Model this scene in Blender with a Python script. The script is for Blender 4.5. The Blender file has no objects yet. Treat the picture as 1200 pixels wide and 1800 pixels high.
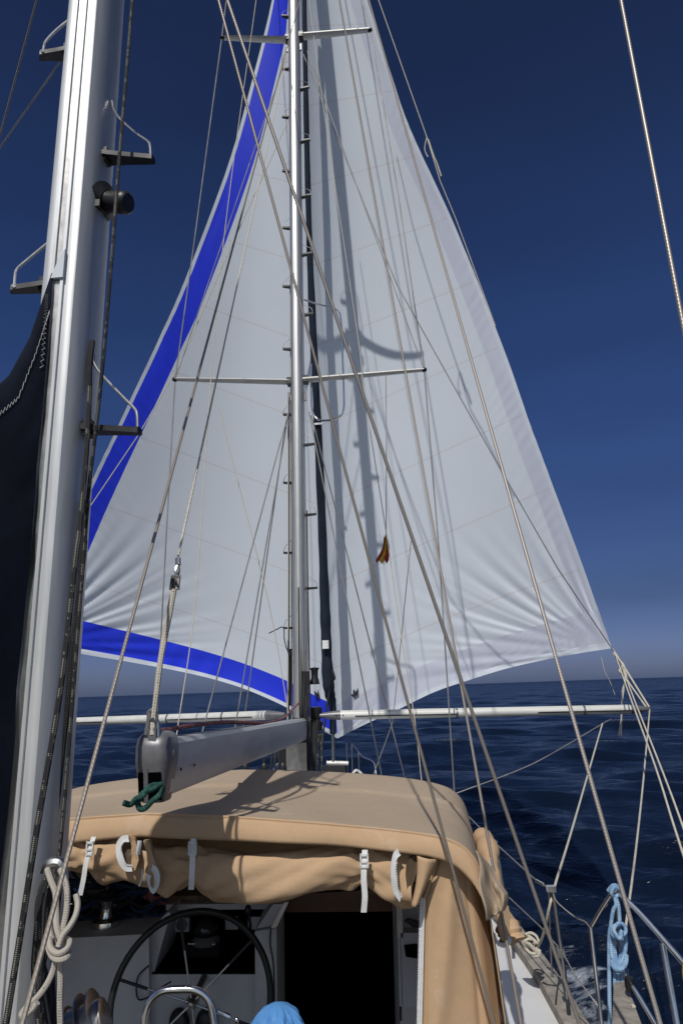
import bpy, math, random
import numpy as np
from mathutils import Vector, Matrix
R = math.radians
random.seed(7); np.random.seed(7)
SC = bpy.context.scene
COL = SC.collection

# ------------------------------------------------------------------ camera, world, sun, exposure
EYE = Vector((0, 0, 3.2))
PITCH, ROLL, FPX = R(14.47), R(1.95), 1200.0
cr, sr, ct, st = math.cos(ROLL), math.sin(ROLL), math.cos(PITCH), math.sin(PITCH)
FW = Vector((0, ct, st)); U0 = Vector((0, -st, ct)); R0 = Vector((1, 0, 0))
RT = R0 * cr - U0 * sr
UP = U0 * cr + R0 * sr
cam = bpy.data.cameras.new('camera'); camo = bpy.data.objects.new('camera', cam); COL.objects.link(camo)
cam.sensor_fit = 'VERTICAL'; cam.sensor_height = 36; cam.lens = 24
cam.clip_start = 0.05; cam.clip_end = 60000
camo.matrix_world = Matrix(((RT.x, UP.x, -FW.x, EYE.x), (RT.y, UP.y, -FW.y, EYE.y), (RT.z, UP.z, -FW.z, EYE.z), (0, 0, 0, 1)))
SC.camera = camo

SUN_EL, SUN_AZ = R(48.5), R(15.5)            # azimuth: sun stands astern, this far to the left of straight behind the camera
wd = bpy.data.worlds.new('World'); SC.world = wd; wd.use_nodes = True
nt = wd.node_tree; nt.nodes.clear()
sky = nt.nodes.new('ShaderNodeTexSky'); sky.sky_type = 'NISHITA'; sky.sun_disc = False
sky.sun_elevation = SUN_EL; sky.sun_rotation = math.pi + SUN_AZ
sky.altitude = 0; sky.air_density = 1.0; sky.dust_density = 1.2; sky.ozone_density = 4.0
bg = nt.nodes.new('ShaderNodeBackground'); bg.inputs['Strength'].default_value = 0.075
wo = nt.nodes.new('ShaderNodeOutputWorld')
tc = nt.nodes.new('ShaderNodeTexCoord'); sx = nt.nodes.new('ShaderNodeSeparateXYZ'); nt.links.new(tc.outputs['Generated'], sx.inputs[0])
cramp = nt.nodes.new('ShaderNodeValToRGB'); ce = cramp.color_ramp.elements       # deep clear-air blue: the tint of the sky by height above the horizon
for i, (p_, c_) in enumerate([(0.0, (.48, .56, 1.0)), (.035, (.40, .46, .86)), (.105, (.27, .31, .52)), (.47, (.29, .385, .64)), (.76, (.22, .26, .40))]):
    if i > 1: ce.new(p_)
    ce[i].position = p_; ce[i].color = (*c_, 1)
mixc = nt.nodes.new('ShaderNodeMix'); mixc.data_type = 'RGBA'; mixc.blend_type = 'MULTIPLY'; mixc.inputs[0].default_value = 1
nt.links.new(sx.outputs[2], cramp.inputs[0]); nt.links.new(sky.outputs[0], mixc.inputs[6]); mr = nt.nodes.new('ShaderNodeMapRange'); mr.inputs[1].default_value = 0.05; mr.inputs[2].default_value = -0.75; mr.inputs[3].default_value = 0; mr.inputs[4].default_value = 1
nt.links.new(sx.outputs[1], mr.inputs[0])
sun_side = nt.nodes.new('ShaderNodeMix'); sun_side.data_type = 'RGBA'; sun_side.inputs[7].default_value = (1.0, .96, .92, 1)      # brighter hazy sky on the sun's side
nt.links.new(mr.outputs[0], sun_side.inputs[0]); nt.links.new(cramp.outputs[0], sun_side.inputs[6])
mpw = nt.nodes.new('ShaderNodeMapping'); mpw.inputs['Scale'].default_value = (1.5, 1.5, 9); nt.links.new(tc.outputs['Generated'], mpw.inputs[0])
nzw = nt.nodes.new('ShaderNodeTexNoise'); nzw.inputs['Scale'].default_value = 1.4; nzw.inputs['Detail'].default_value = 4; nt.links.new(mpw.outputs[0], nzw.inputs['Vector'])
mrw = nt.nodes.new('ShaderNodeMapRange'); mrw.inputs[1].default_value = .3; mrw.inputs[2].default_value = .7; mrw.inputs[3].default_value = .93; mrw.inputs[4].default_value = 1.07
nt.links.new(nzw.outputs[0], mrw.inputs[0])
uneven = nt.nodes.new('ShaderNodeMix'); uneven.data_type = 'RGBA'; uneven.blend_type = 'MULTIPLY'; uneven.inputs[0].default_value = 1
nt.links.new(sun_side.outputs[2], uneven.inputs[6]); nt.links.new(mrw.outputs[0], uneven.inputs[7])
nt.links.new(uneven.outputs[2], mixc.inputs[7])
nt.links.new(mixc.outputs[2], bg.inputs[0]); nt.links.new(bg.outputs[0], wo.inputs[0])
sl = bpy.data.lights.new('sun', 'SUN'); sl.energy = 3.0; sl.angle = R(0.53); sl.color = (1.0, 0.97, 0.92)
slo = bpy.data.objects.new('sun', sl); COL.objects.link(slo)
to_sun = Vector((-math.sin(SUN_AZ) * math.cos(SUN_EL), -math.cos(SUN_AZ) * math.cos(SUN_EL), math.sin(SUN_EL)))
slo.rotation_euler = to_sun.to_track_quat('Z', 'Y').to_euler()
SC.view_settings.view_transform = 'Standard'; SC.view_settings.look = 'None'
SC.view_settings.exposure = 0.0; SC.view_settings.gamma = 1.0
SC.cycles.max_bounces = 8; SC.cycles.use_denoising = True
SC.cycles.sample_clamp_indirect = 4.0

# ------------------------------------------------------------------ helpers
def ray(px, py):
    return RT * ((px - 600) / FPX) + UP * ((900 - py) / FPX) + FW
def W(px, py, y):                       # the point seen at photo pixel (px, py) that lies y metres ahead
    d = ray(px, py); return EYE + d * (y / d.y)
def proj(P):
    q = P - EYE; w = q.dot(FW)
    return 600 + FPX * q.dot(RT) / w, 900 - FPX * q.dot(UP) / w
def WL(l): return [W(*p) for p in l]

# boat frame: centreline through the two masts
BF = Vector((0.0925, 0.9957, 0)).normalized(); BR = Vector((BF.y, -BF.x, 0)); BO = Vector((-1.283, 0, 3.2))
def B(bx, by, z): return BO + BF * by + BR * bx + Vector((0, 0, z))      # z relative to eye height
def toB(P): q = P - BO; return q.dot(BR), q.dot(BF), q.z

def lerp(a, b, t): return a + (b - a) * t
def crom(pts, n=6, closed=False):
    P = [Vector(p) for p in pts]; N = len(P); out = []
    rng = N if closed else N - 1
    for i in range(rng):
        a = P[(i - 1) % N] if closed or i > 0 else P[0] * 2 - P[1]
        b = P[i]; c = P[(i + 1) % N]
        d = P[(i + 2) % N] if closed or i + 2 < N else P[-1] * 2 - P[-2]
        for k in range(n):
            t = k / n
            out.append(0.5 * ((2 * b) + (c - a) * t + (2 * a - 5 * b + 4 * c - d) * t * t + (3 * b - a - 3 * c + d) * t ** 3))
    if not closed: out.append(P[-1])
    return out
def interp(tab, x):                     # piecewise linear through sorted table
    xs = [t[0] for t in tab]; ys = [t[1] for t in tab]
    return float(np.interp(x, xs, ys))
def smooth_tab(tab):                    # catmull-rom densified table
    q = crom([Vector((a, b, 0)) for a, b in tab], 10)
    return [(p.x, p.y) for p in q]

class MB:
    def __init__(s): s.v = []; s.f = []; s.uv = []
    def face(s, idx, uv=None):
        s.f.append(tuple(idx)); s.uv.append(uv or [(0, 0)] * len(idx))
    def tube(s, pts, r, seg=8, cap=True, closed=False, flat=None):
        P = [Vector(p) for p in pts]; n = len(P)
        rr = r if isinstance(r, (list, tuple)) else [r] * n
        T = []
        for i in range(n):
            a = P[(i - 1) % n] if closed else P[max(i - 1, 0)]
            b = P[(i + 1) % n] if closed else P[min(i + 1, n - 1)]
            t = b - a; T.append(t.normalized() if t.length > 1e-9 else Vector((0, 0, 1)))
        ref = Vector((0, 0, 1)) if abs(T[0].z) < .9 else Vector((0, 1, 0))
        N = T[0].cross(ref).normalized(); base = len(s.v); L = 0; Ls = []
        for i in range(n):
            if i:
                N = (N - T[i] * N.dot(T[i])); N = N.normalized() if N.length > 1e-6 else T[i].orthogonal().normalized()
                L += (P[i] - P[i - 1]).length
            Ls.append(L); Bn = T[i].cross(N)
            for k in range(seg):
                a = 2 * math.pi * k / seg
                s.v.append(P[i] + N * (math.cos(a) * rr[i]) + Bn * (math.sin(a) * rr[i] * (flat or 1)))
        m = n if closed else n - 1
        for i in range(m):
            j = (i + 1) % n; l0 = Ls[i]; l1 = Ls[j] if j else L + (P[0] - P[-1]).length
            for k in range(seg):
                k2 = (k + 1) % seg
                s.face((base + i * seg + k, base + i * seg + k2, base + j * seg + k2, base + j * seg + k),
                       [(k / seg, l0), ((k + 1) / seg, l0), ((k + 1) / seg, l1), (k / seg, l1)])
        if cap and not closed:
            s.face([base + k for k in range(seg)][::-1]); s.face([base + (n - 1) * seg + k for k in range(seg)])
        return s
    def loft(s, rings, closed=True, cap=True):
        base = len(s.v); n = len(rings[0])
        for r in rings: s.v += [Vector(p) for p in r]
        L = 0
        for i in range(len(rings) - 1):
            L2 = L + (Vector(rings[i + 1][0]) - Vector(rings[i][0])).length
            for k in range(n if closed else n - 1):
                k2 = (k + 1) % n
                s.face((base + i * n + k, base + i * n + k2, base + (i + 1) * n + k2, base + (i + 1) * n + k),
                       [(k / n, L), ((k + 1) / n, L), ((k + 1) / n, L2), (k / n, L2)])
            L = L2
        if cap and closed:
            s.face([base + k for k in range(n)][::-1]); s.face([base + (len(rings) - 1) * n + k for k in range(n)])
        return s
    def slab(s, pts, vec):              # polygon pushed along vec
        P = [Vector(p) for p in pts]; n = len(P); b = len(s.v); vec = Vector(vec)
        s.v += P + [p + vec for p in P]
        s.face(range(b, b + n)); s.face([b + n + k for k in range(n)][::-1])
        for k in range(n):
            k2 = (k + 1) % n; s.face((b + k2, b + k, b + n + k, b + n + k2))
        return s
    def box(s, c, sx, sy, sz, ax=None, ay=None, az=None):
        c = Vector(c); ax = ax or BR; ay = ay or BF; az = az or Vector((0, 0, 1))
        q = [c + ax * (i * sx / 2) + ay * (j * sy / 2) - az * (sz / 2) for i, j in ((-1, -1), (1, -1), (1, 1), (-1, 1))]
        return s.slab(q, az * sz)
    def grid(s, fn, nu, nv, uvfn=None):
        b = len(s.v)
        for j in range(nv + 1):
            for i in range(nu + 1): s.v.append(Vector(fn(i / nu, j / nv)))
        w = nu + 1
        for j in range(nv):
            for i in range(nu):
                q = [(i, j), (i + 1, j), (i + 1, j + 1), (i, j + 1)]
                s.face([b + a + c * w for a, c in q], [(uvfn(a / nu, c / nv) if uvfn else (a / nu, c / nv)) for a, c in q])
        return s
    def ball(s, c, rx, ry, rz, n=12, m=8, ax=None, ay=None, az=None, ph0=0, ph1=math.pi, fn=None):
        c = Vector(c); ax = ax or BR; ay = ay or BF; az = az or Vector((0, 0, 1))
        rings = []
        for j in range(m + 1):
            p = lerp(ph0, ph1, j / m); ring = []
            for i in range(n):
                a = 2 * math.pi * i / n; k = fn(a, p) if fn else 1
                ring.append(c + ax * (rx * math.sin(p) * math.cos(a) * k) + ay * (ry * math.sin(p) * math.sin(a) * k) + az * (rz * math.cos(p)))
            rings.append(ring)
        return s.loft(rings[::-1], True, True)
    def lathe(s, c, prof, n=20, az=None, ax=None):      # prof: (radius, height)
        c = Vector(c); az = (az or Vector((0, 0, 1))).normalized(); ax = ax or az.orthogonal().normalized(); ay = az.cross(ax)
        return s.loft([[c + az * h + (ax * math.cos(2 * math.pi * k / n) + ay * math.sin(2 * math.pi * k / n)) * r for k in range(n)] for r, h in prof])
    def build(s, name, mat, parent=None, smooth=True, solid=0, ang=38, off=0):
        me = bpy.data.meshes.new(name)
        if parent is None:
            A = np.array([tuple(v) for v in s.v]); lo = A.min(0); hi = A.max(0)
            org = Vector(((lo[0] + hi[0]) / 2, (lo[1] + hi[1]) / 2, lo[2]))
        else: org = ORG[parent.name]
        me.from_pydata([tuple(v - org) for v in s.v], [], s.f)
        ul = me.uv_layers.new(name='UVMap')
        flat = [c for fu in s.uv for p in fu for c in p]
        if len(flat) == 2 * len(me.loops): ul.data.foreach_set('uv', flat)
        if smooth:
            me.polygons.foreach_set('use_smooth', [True] * len(me.polygons)); me.set_sharp_from_angle(angle=R(ang))
        me.materials.append(mat); me.update()
        o = bpy.data.objects.new(name, me); COL.objects.link(o)
        if parent is None: o.location = org; ORG[o.name] = org
        else: o.parent = parent; ORG[o.name] = ORG[parent.name]
        if solid:
            md = o.modifiers.new('thickness', 'SOLIDIFY'); md.thickness = solid; md.offset = off
        return o
ORG = {}
def tag(o, label, cat=None, group=None, kind=None):
    if label: o['label'] = label
    if cat: o['category'] = cat
    if group: o['group'] = group
    if kind: o['kind'] = kind
    return o
def thing(name, label, cat, loc, group=None):
    o = bpy.data.objects.new(name, None); COL.objects.link(o); o.location = loc; o.empty_display_size = .1
    ORG[o.name] = Vector(loc); return tag(o, label, cat, group)

# ------------------------------------------------------------------ materials
class NT:
    def __init__(s, name):
        s.m = bpy.data.materials.new(name); s.m.use_nodes = True; s.t = s.m.node_tree
        s.b = s.t.nodes['Principled BSDF']; s.o = s.t.nodes['Material Output']
    def n(s, typ, **kw):
        x = s.t.nodes.new(typ)
        for k, v in kw.items(): setattr(x, k, v)
        return x
    def l(s, a, b): s.t.links.new(a, b)
    def math(s, op, a, b=None, c=None):
        x = s.n('ShaderNodeMath', operation=op)
        for i, q in enumerate((a, b, c)):
            if q is None: continue
            if isinstance(q, (int, float)): x.inputs[i].default_value = q
            else: s.l(q, x.inputs[i])
        return x.outputs[0]
    def noise(s, scale, detail=4, rough=.55, vec=None):
        x = s.n('ShaderNodeTexNoise'); x.inputs['Scale'].default_value = scale; x.inputs['Detail'].default_value = detail; x.inputs['Roughness'].default_value = rough
        if vec is not None: s.l(vec, x.inputs['Vector'])
        return x.outputs['Fac']
    def ramp(s, fac, stops):
        x = s.n('ShaderNodeValToRGB'); e = x.color_ramp.elements
        while len(e) < len(stops): e.new(.5)
        for i, (p, c) in enumerate(stops): e[i].position = p; e[i].color = (*c, 1) if len(c) == 3 else c
        s.l(fac, x.inputs[0]); return x.outputs[0]
    def mix(s, fac, a, b):
        x = s.n('ShaderNodeMix', data_type='RGBA')
        for i, q in ((0, fac), (6, a), (7, b)):
            if isinstance(q, (int, float)): x.inputs[i].default_value = q
            elif isinstance(q, tuple): x.inputs[i].default_value = (*q, 1)
            else: s.l(q, x.inputs[i])
        return x.outputs[2]
    def bump(s, h, strength=.3, dist=.01):
        x = s.n('ShaderNodeBump'); x.inputs['Strength'].default_value = strength; x.inputs['Distance'].default_value = dist
        s.l(h, x.inputs['Height']); s.l(x.outputs[0], s.b.inputs['Normal']); return x.outputs[0]
    def uvxy(s):
        u = s.n('ShaderNodeUVMap'); x = s.n('ShaderNodeSeparateXYZ'); s.l(u.outputs[0], x.inputs[0]); return x.outputs[0], x.outputs[1]
    def pos(s): return s.n('ShaderNodeNewGeometry').outputs['Position']

def plain(name, col, rough=.5, metal=0, var=.18, scale=9, bump=.0, bscale=60, spec=.5):
    k = NT(name); f = k.noise(scale, 5, .6, k.pos())
    d = tuple(c * (1 - var) for c in col); h = tuple(min(1, c * (1 + var)) for c in col)
    k.l(k.ramp(f, [(.3, d), (.7, h)]), k.b.inputs['Base Color'])
    k.b.inputs['Metallic'].default_value = metal; k.b.inputs['Specular IOR Level'].default_value = spec
    r = k.math('MULTIPLY_ADD', k.noise(scale * 2.3, 4, .6, k.pos()), .25, rough - .12); k.l(r, k.b.inputs['Roughness'])
    if bump: k.bump(k.noise(bscale, 4, .6, k.pos()), bump, .005)
    return k.m

def wire_mat(name, col, dark, n=3, pitch=.09, metal=.45, rough=.42):
    k = NT(name); u, v = k.uvxy()
    ph = k.math('ADD', k.math('MULTIPLY', u, 2 * math.pi * n), k.math('MULTIPLY', v, 2 * math.pi / pitch))
    s = k.math('MULTIPLY_ADD', k.math('SINE', ph), .5, .5)
    rust = k.noise(3.0, 5, .65, k.pos())
    c = k.mix(k.math('MULTIPLY', rust, .8), col, (.34, .24, .15))
    k.l(k.mix(s, dark, c), k.b.inputs['Base Color'])
    k.b.inputs['Metallic'].default_value = metal; k.b.inputs['Roughness'].default_value = rough
    k.bump(s, .12, .002); return k.m

def rope_mat(name, base, fleck, n=5, pitch=.03, thr=.55, rough=.8, gate=.5):
    k = NT(name); u, v = k.uvxy()
    a = k.math('SINE', k.math('ADD', k.math('MULTIPLY', u, 2 * math.pi * n), k.math('MULTIPLY', v, 2 * math.pi / pitch)))
    b = k.math('SINE', k.math('SUBTRACT', k.math('MULTIPLY', u, 2 * math.pi * n), k.math('MULTIPLY', v, 2 * math.pi / pitch)))
    ab = k.math('MULTIPLY', a, b)
    g = k.math('GREATER_THAN', k.noise(26, 2, .5, k.pos()), gate)
    f = k.math('MULTIPLY', k.math('GREATER_THAN', ab, thr), g)
    dirt = k.noise(7, 4, .6, k.pos())
    bb = k.mix(k.math('MULTIPLY', dirt, .55), base, tuple(c * .62 for c in base))
    k.l(k.mix(f, bb, fleck), k.b.inputs['Base Color']); k.b.inputs['Roughness'].default_value = rough
    k.bump(ab, .35, .002); return k.m

def sail_mat(name, col, seams=True, trans=.13, alt=None):
    k = NT(name); u, v = k.uvxy()
    n1 = k.noise(1.3, 5, .6, k.pos())
    c = k.mix(k.math('MULTIPLY', n1, .5), col, alt or tuple(q * .85 for q in col))
    if seams:
        fr = k.math('FRACT', k.math('MULTIPLY', k.math('ADD', v, .012), 12.0))
        line = k.math('LESS_THAN', fr, .02)
        c = k.mix(k.math('MULTIPLY', line, .26), c, (.56, .42, .36))
    k.l(c, k.b.inputs['Base Color']); k.b.inputs['Roughness'].default_value = .55; k.b.inputs['Specular IOR Level'].default_value = .25
    k.bump(k.noise(420, 2, .5, k.pos()), .06, .002)
    tr = k.n('ShaderNodeBsdfTranslucent'); k.l(c, tr.inputs[0])
    mx = k.n('ShaderNodeMixShader'); mx.inputs[0].default_value = trans
    k.l(k.b.outputs[0], mx.inputs[1]); k.l(tr.outputs[0], mx.inputs[2]); k.l(mx.outputs[0], k.o.inputs[0])
    return k.m

def canvas_mat(name, col, col2, scale=2.2):
    k = NT(name); p = k.pos()
    f = k.noise(scale, 6, .62, p); g = k.noise(38, 3, .6, p)
    c = k.ramp(k.math('MULTIPLY_ADD', g, .25, k.math('MULTIPLY', f, .8)), [(.3, col2), (.68, col)])
    salt = k.noise(4.5, 8, .74, p)
    if col[0] > .1: c = k.mix(k.math('MULTIPLY', k.math('GREATER_THAN', salt, .60), .10), c, (.66, .62, .56))
    k.l(c, k.b.inputs['Base Color']); k.b.inputs['Roughness'].default_value = .9; k.b.inputs['Specular IOR Level'].default_value = .15
    h = k.math('ADD', k.math('MULTIPLY', k.noise(900, 1, .5, p), .12), k.math('MULTIPLY', k.noise(9, 3, .5, p), .9))
    k.bump(h, .35, .012); return k.m

def metal_mat(name, col, rough, streak=(1, 1, 40), var=.22, metal=1.0):
    k = NT(name); mp = k.n('ShaderNodeMapping'); mp.inputs['Scale'].default_value = streak; k.l(k.pos(), mp.inputs[0])
    f = k.noise(2.0, 6, .65, mp.outputs[0])
    k.l(k.ramp(f, [(.3, tuple(c * (1 - var) for c in col)), (.7, col)]), k.b.inputs['Base Color'])
    k.b.inputs['Metallic'].default_value = metal
    k.l(k.math('MULTIPLY_ADD', f, .2, rough - .1), k.b.inputs['Roughness']); return k.m

M = {}
M['alu'] = metal_mat('mast_aluminium', (.66, .67, .67), .44, (14, 14, 1.2), metal=.42)
M['alu_far'] = metal_mat('main_mast_aluminium', (.60, .60, .59), .46, (14, 14, 1.2), metal=.7)
M['alu_boom'] = metal_mat('boom_aluminium', (.54, .54, .56), .42, (1.5, 1.5, 8), metal=.3)
M['cap'] = metal_mat('cast_grey_fitting', (.20, .20, .21), .42, (9, 9, 9), metal=.35, var=.3)
M['pole'] = metal_mat('white_spar', (.78, .77, .72), .4, (1, 9, 9), metal=.15)
M['stainless'] = metal_mat('stainless_steel', (.78, .78, .78), .14, (6, 6, 6))
M['dullsteel'] = metal_mat('dull_stainless', (.55, .54, .52), .34, (6, 6, 6))
M['wire'] = wire_mat('rigging_wire', (.38, .345, .30), (.32, .29, .26), 3, .014)
M['wire_big'] = wire_mat('rigging_wire_thick', (.38, .355, .33), (.32, .30, .28), 2, .012)
M['wire_thin'] = plain('thin_rigging_wire', (.33, .32, .30), .45, .6, .3, 4)
M['wire_pale'] = rope_mat('thin_pale_line', (.62, .57, .47), (.3, .27, .22), 2, .06)
M['black'] = plain('black_plastic', (.012, .012, .013), .42, 0, .3, 30)
M['dark'] = plain('shade_and_dark_parts', (.0022, .0022, .0024), .9, 0, .3, 12, spec=.0)  # near black stands in for shade in cabin, recess and slots; also rivets
M['navy'] = canvas_mat('navy_canvas', (.010, .014, .026), (.005, .007, .013), 5)
M['navy_strip'] = canvas_mat('dark_blue_strip', (.022, .032, .050), (.014, .02, .032), 4)
M['sail'] = sail_mat('white_sailcloth', (.735, .785, .84))
M['sail_strip'] = sail_mat('white_edge_cloth', (.68, .71, .81), True, .2)
M['sail_tape'] = sail_mat('white_edge_tape', (.72, .77, .83), False, .15)
M['sail_blue'] = sail_mat('blue_edge_cloth', (.018, .040, .84), False, .15, (.045, .085, .60))
M['emblem'] = plain('black_emblem', (.02, .016, .03), .6)
M['canvas_top'] = canvas_mat('faded_beige_canvas', (.44, .345, .25), (.385, .30, .215))
M['canvas'] = canvas_mat('beige_canvas', (.54, .37, .225), (.46, .31, .185))
M['canvas_shade'] = canvas_mat('shaded_canvas', (.14, .10, .065), (.10, .07, .045))  # canvas darkened in colour for the shade inside the rolled cuffs
M['white_web'] = plain('white_webbing', (.72, .72, .70), .7, 0, .08, 40, .3, 400)
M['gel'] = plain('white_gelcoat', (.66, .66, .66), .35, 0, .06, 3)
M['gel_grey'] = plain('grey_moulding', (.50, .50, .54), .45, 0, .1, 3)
M['panel'] = plain('shade_greyed_panel', (.56, .56, .58), .5, 0, .1, 4, .15, 30)  # white gelcoat greyed in colour to deepen the shade under the canopy
M['sole'] = plain('bounce_dark_floor', (.06, .055, .05), .8, 0, .3, 8)  # floor colour set dark to cut sun bounce onto the bulkhead
M['teak'] = plain('weathered_teak', (.27, .245, .21), .8, 0, .35, 14, .4, 50)
M['wood'] = plain('varnished_wood', (.12, .045, .018), .35, 0, .4, 8)
M['white_rope'] = rope_mat('white_fleck_rope', (.62, .57, .47), (.05, .05, .07), 3, .022, .62, gate=.55)
M['hank_rope'] = rope_mat('dirty_white_rope', (.46, .42, .36), (.05, .05, .08), 3, .013, .6, gate=.60)
M['black_rope'] = rope_mat('black_fleck_rope', (.020, .020, .022), (.30, .285, .23), 3, .0105, .30, gate=.505)
M['plain_black_rope'] = rope_mat('black_rope', (.014, .014, .016), (.05, .05, .05), 3, .02, .6)
M['green_rope'] = rope_mat('green_rope', (.008, .055, .042), (.02, .15, .11), 4, .02, .3)
M['red_rope'] = rope_mat('red_rope', (.22, .05, .06), (.45, .32, .3), 3, .03, .3)
M['dark_blue_rope'] = rope_mat('dark_blue_rope', (.012, .03, .09), (.05, .08, .16), 3, .02, .5)
M['blue_rope'] = rope_mat('light_blue_rope', (.20, .34, .52), (.42, .56, .70), 4, .018, .2)
M['bluebag'] = canvas_mat('light_blue_cloth', (.11, .30, .62), (.08, .235, .5), 6)
M['yellow'] = plain('yellow_buoy_cover', (.55, .36, .03), .6, 0, .12, 12, .3, 90)
M['red'] = plain('red_flag_cloth', (.42, .02, .02), .8); M['gold'] = plain('yellow_flag_cloth', (.62, .40, .03), .8)
M['lens'] = plain('dark_lens', (.02, .02, .022), .12)
M['screen'] = plain('instrument_face', (.10, .11, .13), .25)

# ------------------------------------------------------------------ sea
def make_sea():
    ratio = 1.0066
    rs = [1.2]
    while rs[-1] < 40000: rs.append(rs[-1] * ratio + .004)
    rs = np.array(rs); nr = len(rs)
    th = np.concatenate([np.linspace(-44, 44, 520), np.linspace(44, 316, 70)[1:-1]]); th = np.radians(th); na = len(th)
    RR, TT = np.meshgrid(rs, th, indexing='ij')
    X = RR * np.sin(TT); Y = RR * np.cos(TT)
    sp = np.maximum(RR * (ratio - 1) + .004, RR * (np.radians(88) / 520)); sp = np.where((TT > np.radians(44.1)), RR * .06, sp)
    Z = np.zeros_like(X); DX = np.zeros_like(X); DY = np.zeros_like(X)
    rng = np.random.RandomState(5)
    for i in range(64):
        lam = 0.38 * (20 / .38) ** (i / 63.0) * rng.uniform(.85, 1.15)
        ang = R(8) + rng.normal(0, .52)
        k = 2 * math.pi / lam
        amp = .0052 * lam ** .92 * (1.75 if lam < 2.6 else 1.15) * rng.uniform(.5, 1.3) * (1.0 if lam < 9 else .55)
        kx, ky = math.sin(ang) * k, math.cos(ang) * k
        ph = kx * X + ky * Y + rng.uniform(0, 6.28)
        fade = np.clip((lam / sp - 3.0) / 4.0, 0, 1)
        a = amp * fade
        Z += a * np.cos(ph); s = .85 * a * np.sin(ph)
        DX -= s * math.sin(ang); DY -= s * math.cos(ang)
    # hull wash: steep short waves by the quarter
    bx = (X + 1.283) * BR.x + Y * BR.y; by = (X + 1.283) * BF.x + Y * BF.y
    foam = np.exp(-((bx - 2.85 - .05 * np.maximum(0, 8 - by) + .25 * np.sin(by * 1.7)) / .62) ** 2) * (by > -6) * np.clip((12.5 - by) / 3, 0, 1)
    rough = np.clip((np.log10(RR) - 1.0) / 2.2, 0, 1)
    crest = np.clip((Z - .29) / .12, 0, 1) * (RR < 60)
    foam = np.clip(foam + .0 * crest, 0, 1)
    Z = Z + foam * .05 * np.sin(X * 9 + Y * 3) * np.sin(Y * 7)
    co = np.stack([X + DX, Y + DY, Z], -1).reshape(-1, 3)
    me = bpy.data.meshes.new('sea'); nv = nr * na
    idx = np.arange(nv).reshape(nr, na); nx = np.roll(idx, -1, 1)
    q = np.stack([idx[:-1], nx[:-1], nx[1:], idx[1:]], -1).reshape(-1, 4)
    q = q[:, ::-1]
    me.vertices.add(nv); me.vertices.foreach_set('co', co.ravel())
    me.loops.add(q.size); me.loops.foreach_set('vertex_index', q.ravel().astype(np.int32))
    me.polygons.add(len(q)); me.polygons.foreach_set('loop_start', np.arange(0, q.size, 4, dtype=np.int32))
    try: me.polygons.foreach_set('loop_total', np.full(len(q), 4, np.int32))
    except Exception: pass
    me.update(calc_edges=True); me.polygons.foreach_set('use_smooth', [True] * len(q))
    for nm, arr in (('foam', foam), ('far', rough), ('crest', crest)):
        at = me.attributes.new(nm, 'FLOAT', 'POINT'); at.data.foreach_set('value', arr.ravel().astype(np.float32))
    k = NT('sea_water'); p = k.pos()
    def att(n): x = k.n('ShaderNodeAttribute'); x.attribute_name = n; return x.outputs['Fac']
    fo, fa, cs = att('foam'), att('far'), att('crest')
    mp = k.n('ShaderNodeMapping'); mp.inputs['Scale'].default_value = (.55, 1, 1); k.l(p, mp.inputs[0]); q_ = mp.outputs[0]
    n1 = k.noise(6, 5, .62, q_); n2 = k.noise(1.3, 5, .6, q_); n3 = k.noise(.22, 4, .6, q_)
    h = k.math('ADD', k.math('ADD', k.math('MULTIPLY', n1, .10), k.math('MULTIPLY', n2, .30)), k.math('MULTIPLY', n3, k.math('MULTIPLY', fa, 2.2)))
    f1 = k.noise(2.6, 7, .72, q_); f2 = k.noise(11, 5, .7, q_)
    fn_ = k.math('MULTIPLY_ADD', f1, .7, k.math('MULTIPLY', f2, .3))
    fm = k.math('MULTIPLY', k.math('SUBTRACT', fn_, k.math('MULTIPLY_ADD', fo, -.335, .80)), 7.0)
    fm2 = k.math('MULTIPLY', cs, k.math('MULTIPLY_ADD', f2, 3.4, -1.45))
    fm = k.math('MAXIMUM', fm, fm2)
    fc = k.n('ShaderNodeClamp'); k.l(fm, fc.inputs[0]); fm = fc.outputs[0]
    k.l(k.mix(fm, (.0042, .0088, .0215), (.34, .38, .44)), k.b.inputs['Base Color'])
    k.l(k.math('MULTIPLY_ADD', fa, .22, k.math('MULTIPLY_ADD', fm, .6, .07)), k.b.inputs['Roughness'])
    k.b.inputs['IOR'].default_value = 1.33; k.b.inputs['Specular IOR Level'].default_value = .42
    k.bump(h, .9, .75)
    me.materials.append(k.m)
    o = bpy.data.objects.new('sea', me); COL.objects.link(o); o['kind'] = 'structure'
make_sea()

# ------------------------------------------------------------------ hull and deck
SEAZ = -3.2
def halfbeam(by):
    return interp([(-3.2, 1.75), (0, 2.12), (3.5, 2.22), (5.5, 2.1), (8, 1.75), (10.3, 1.05), (12.2, .06)], by)
def sheer(by): return interp([(-3.2, -1.95), (3.5, -2.0), (6, -1.95), (9, -1.8), (12.2, -1.55)], by)
boat = thing('sailing_boat', 'white hulled sailing yacht seen from its own aft deck, with grey teak rails', 'sailboat', B(0, 4, SEAZ))
m = MB(); rings = []
for by in np.linspace(-3.2, 12.2, 40):
    hb, zz = halfbeam(by), sheer(by)
    rings.append([B(x * hb, by, z) for x, z in ((-1, zz), (-.97, zz - .5), (-.86, SEAZ), (-.5, SEAZ - .5), (.5, SEAZ - .5), (.86, SEAZ), (.97, zz - .5), (1, zz), (.95, zz), (.92, zz - .5), (.8, SEAZ + .1), (-.8, SEAZ + .1), (-.92, zz - .5), (-.95, zz))])
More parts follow.
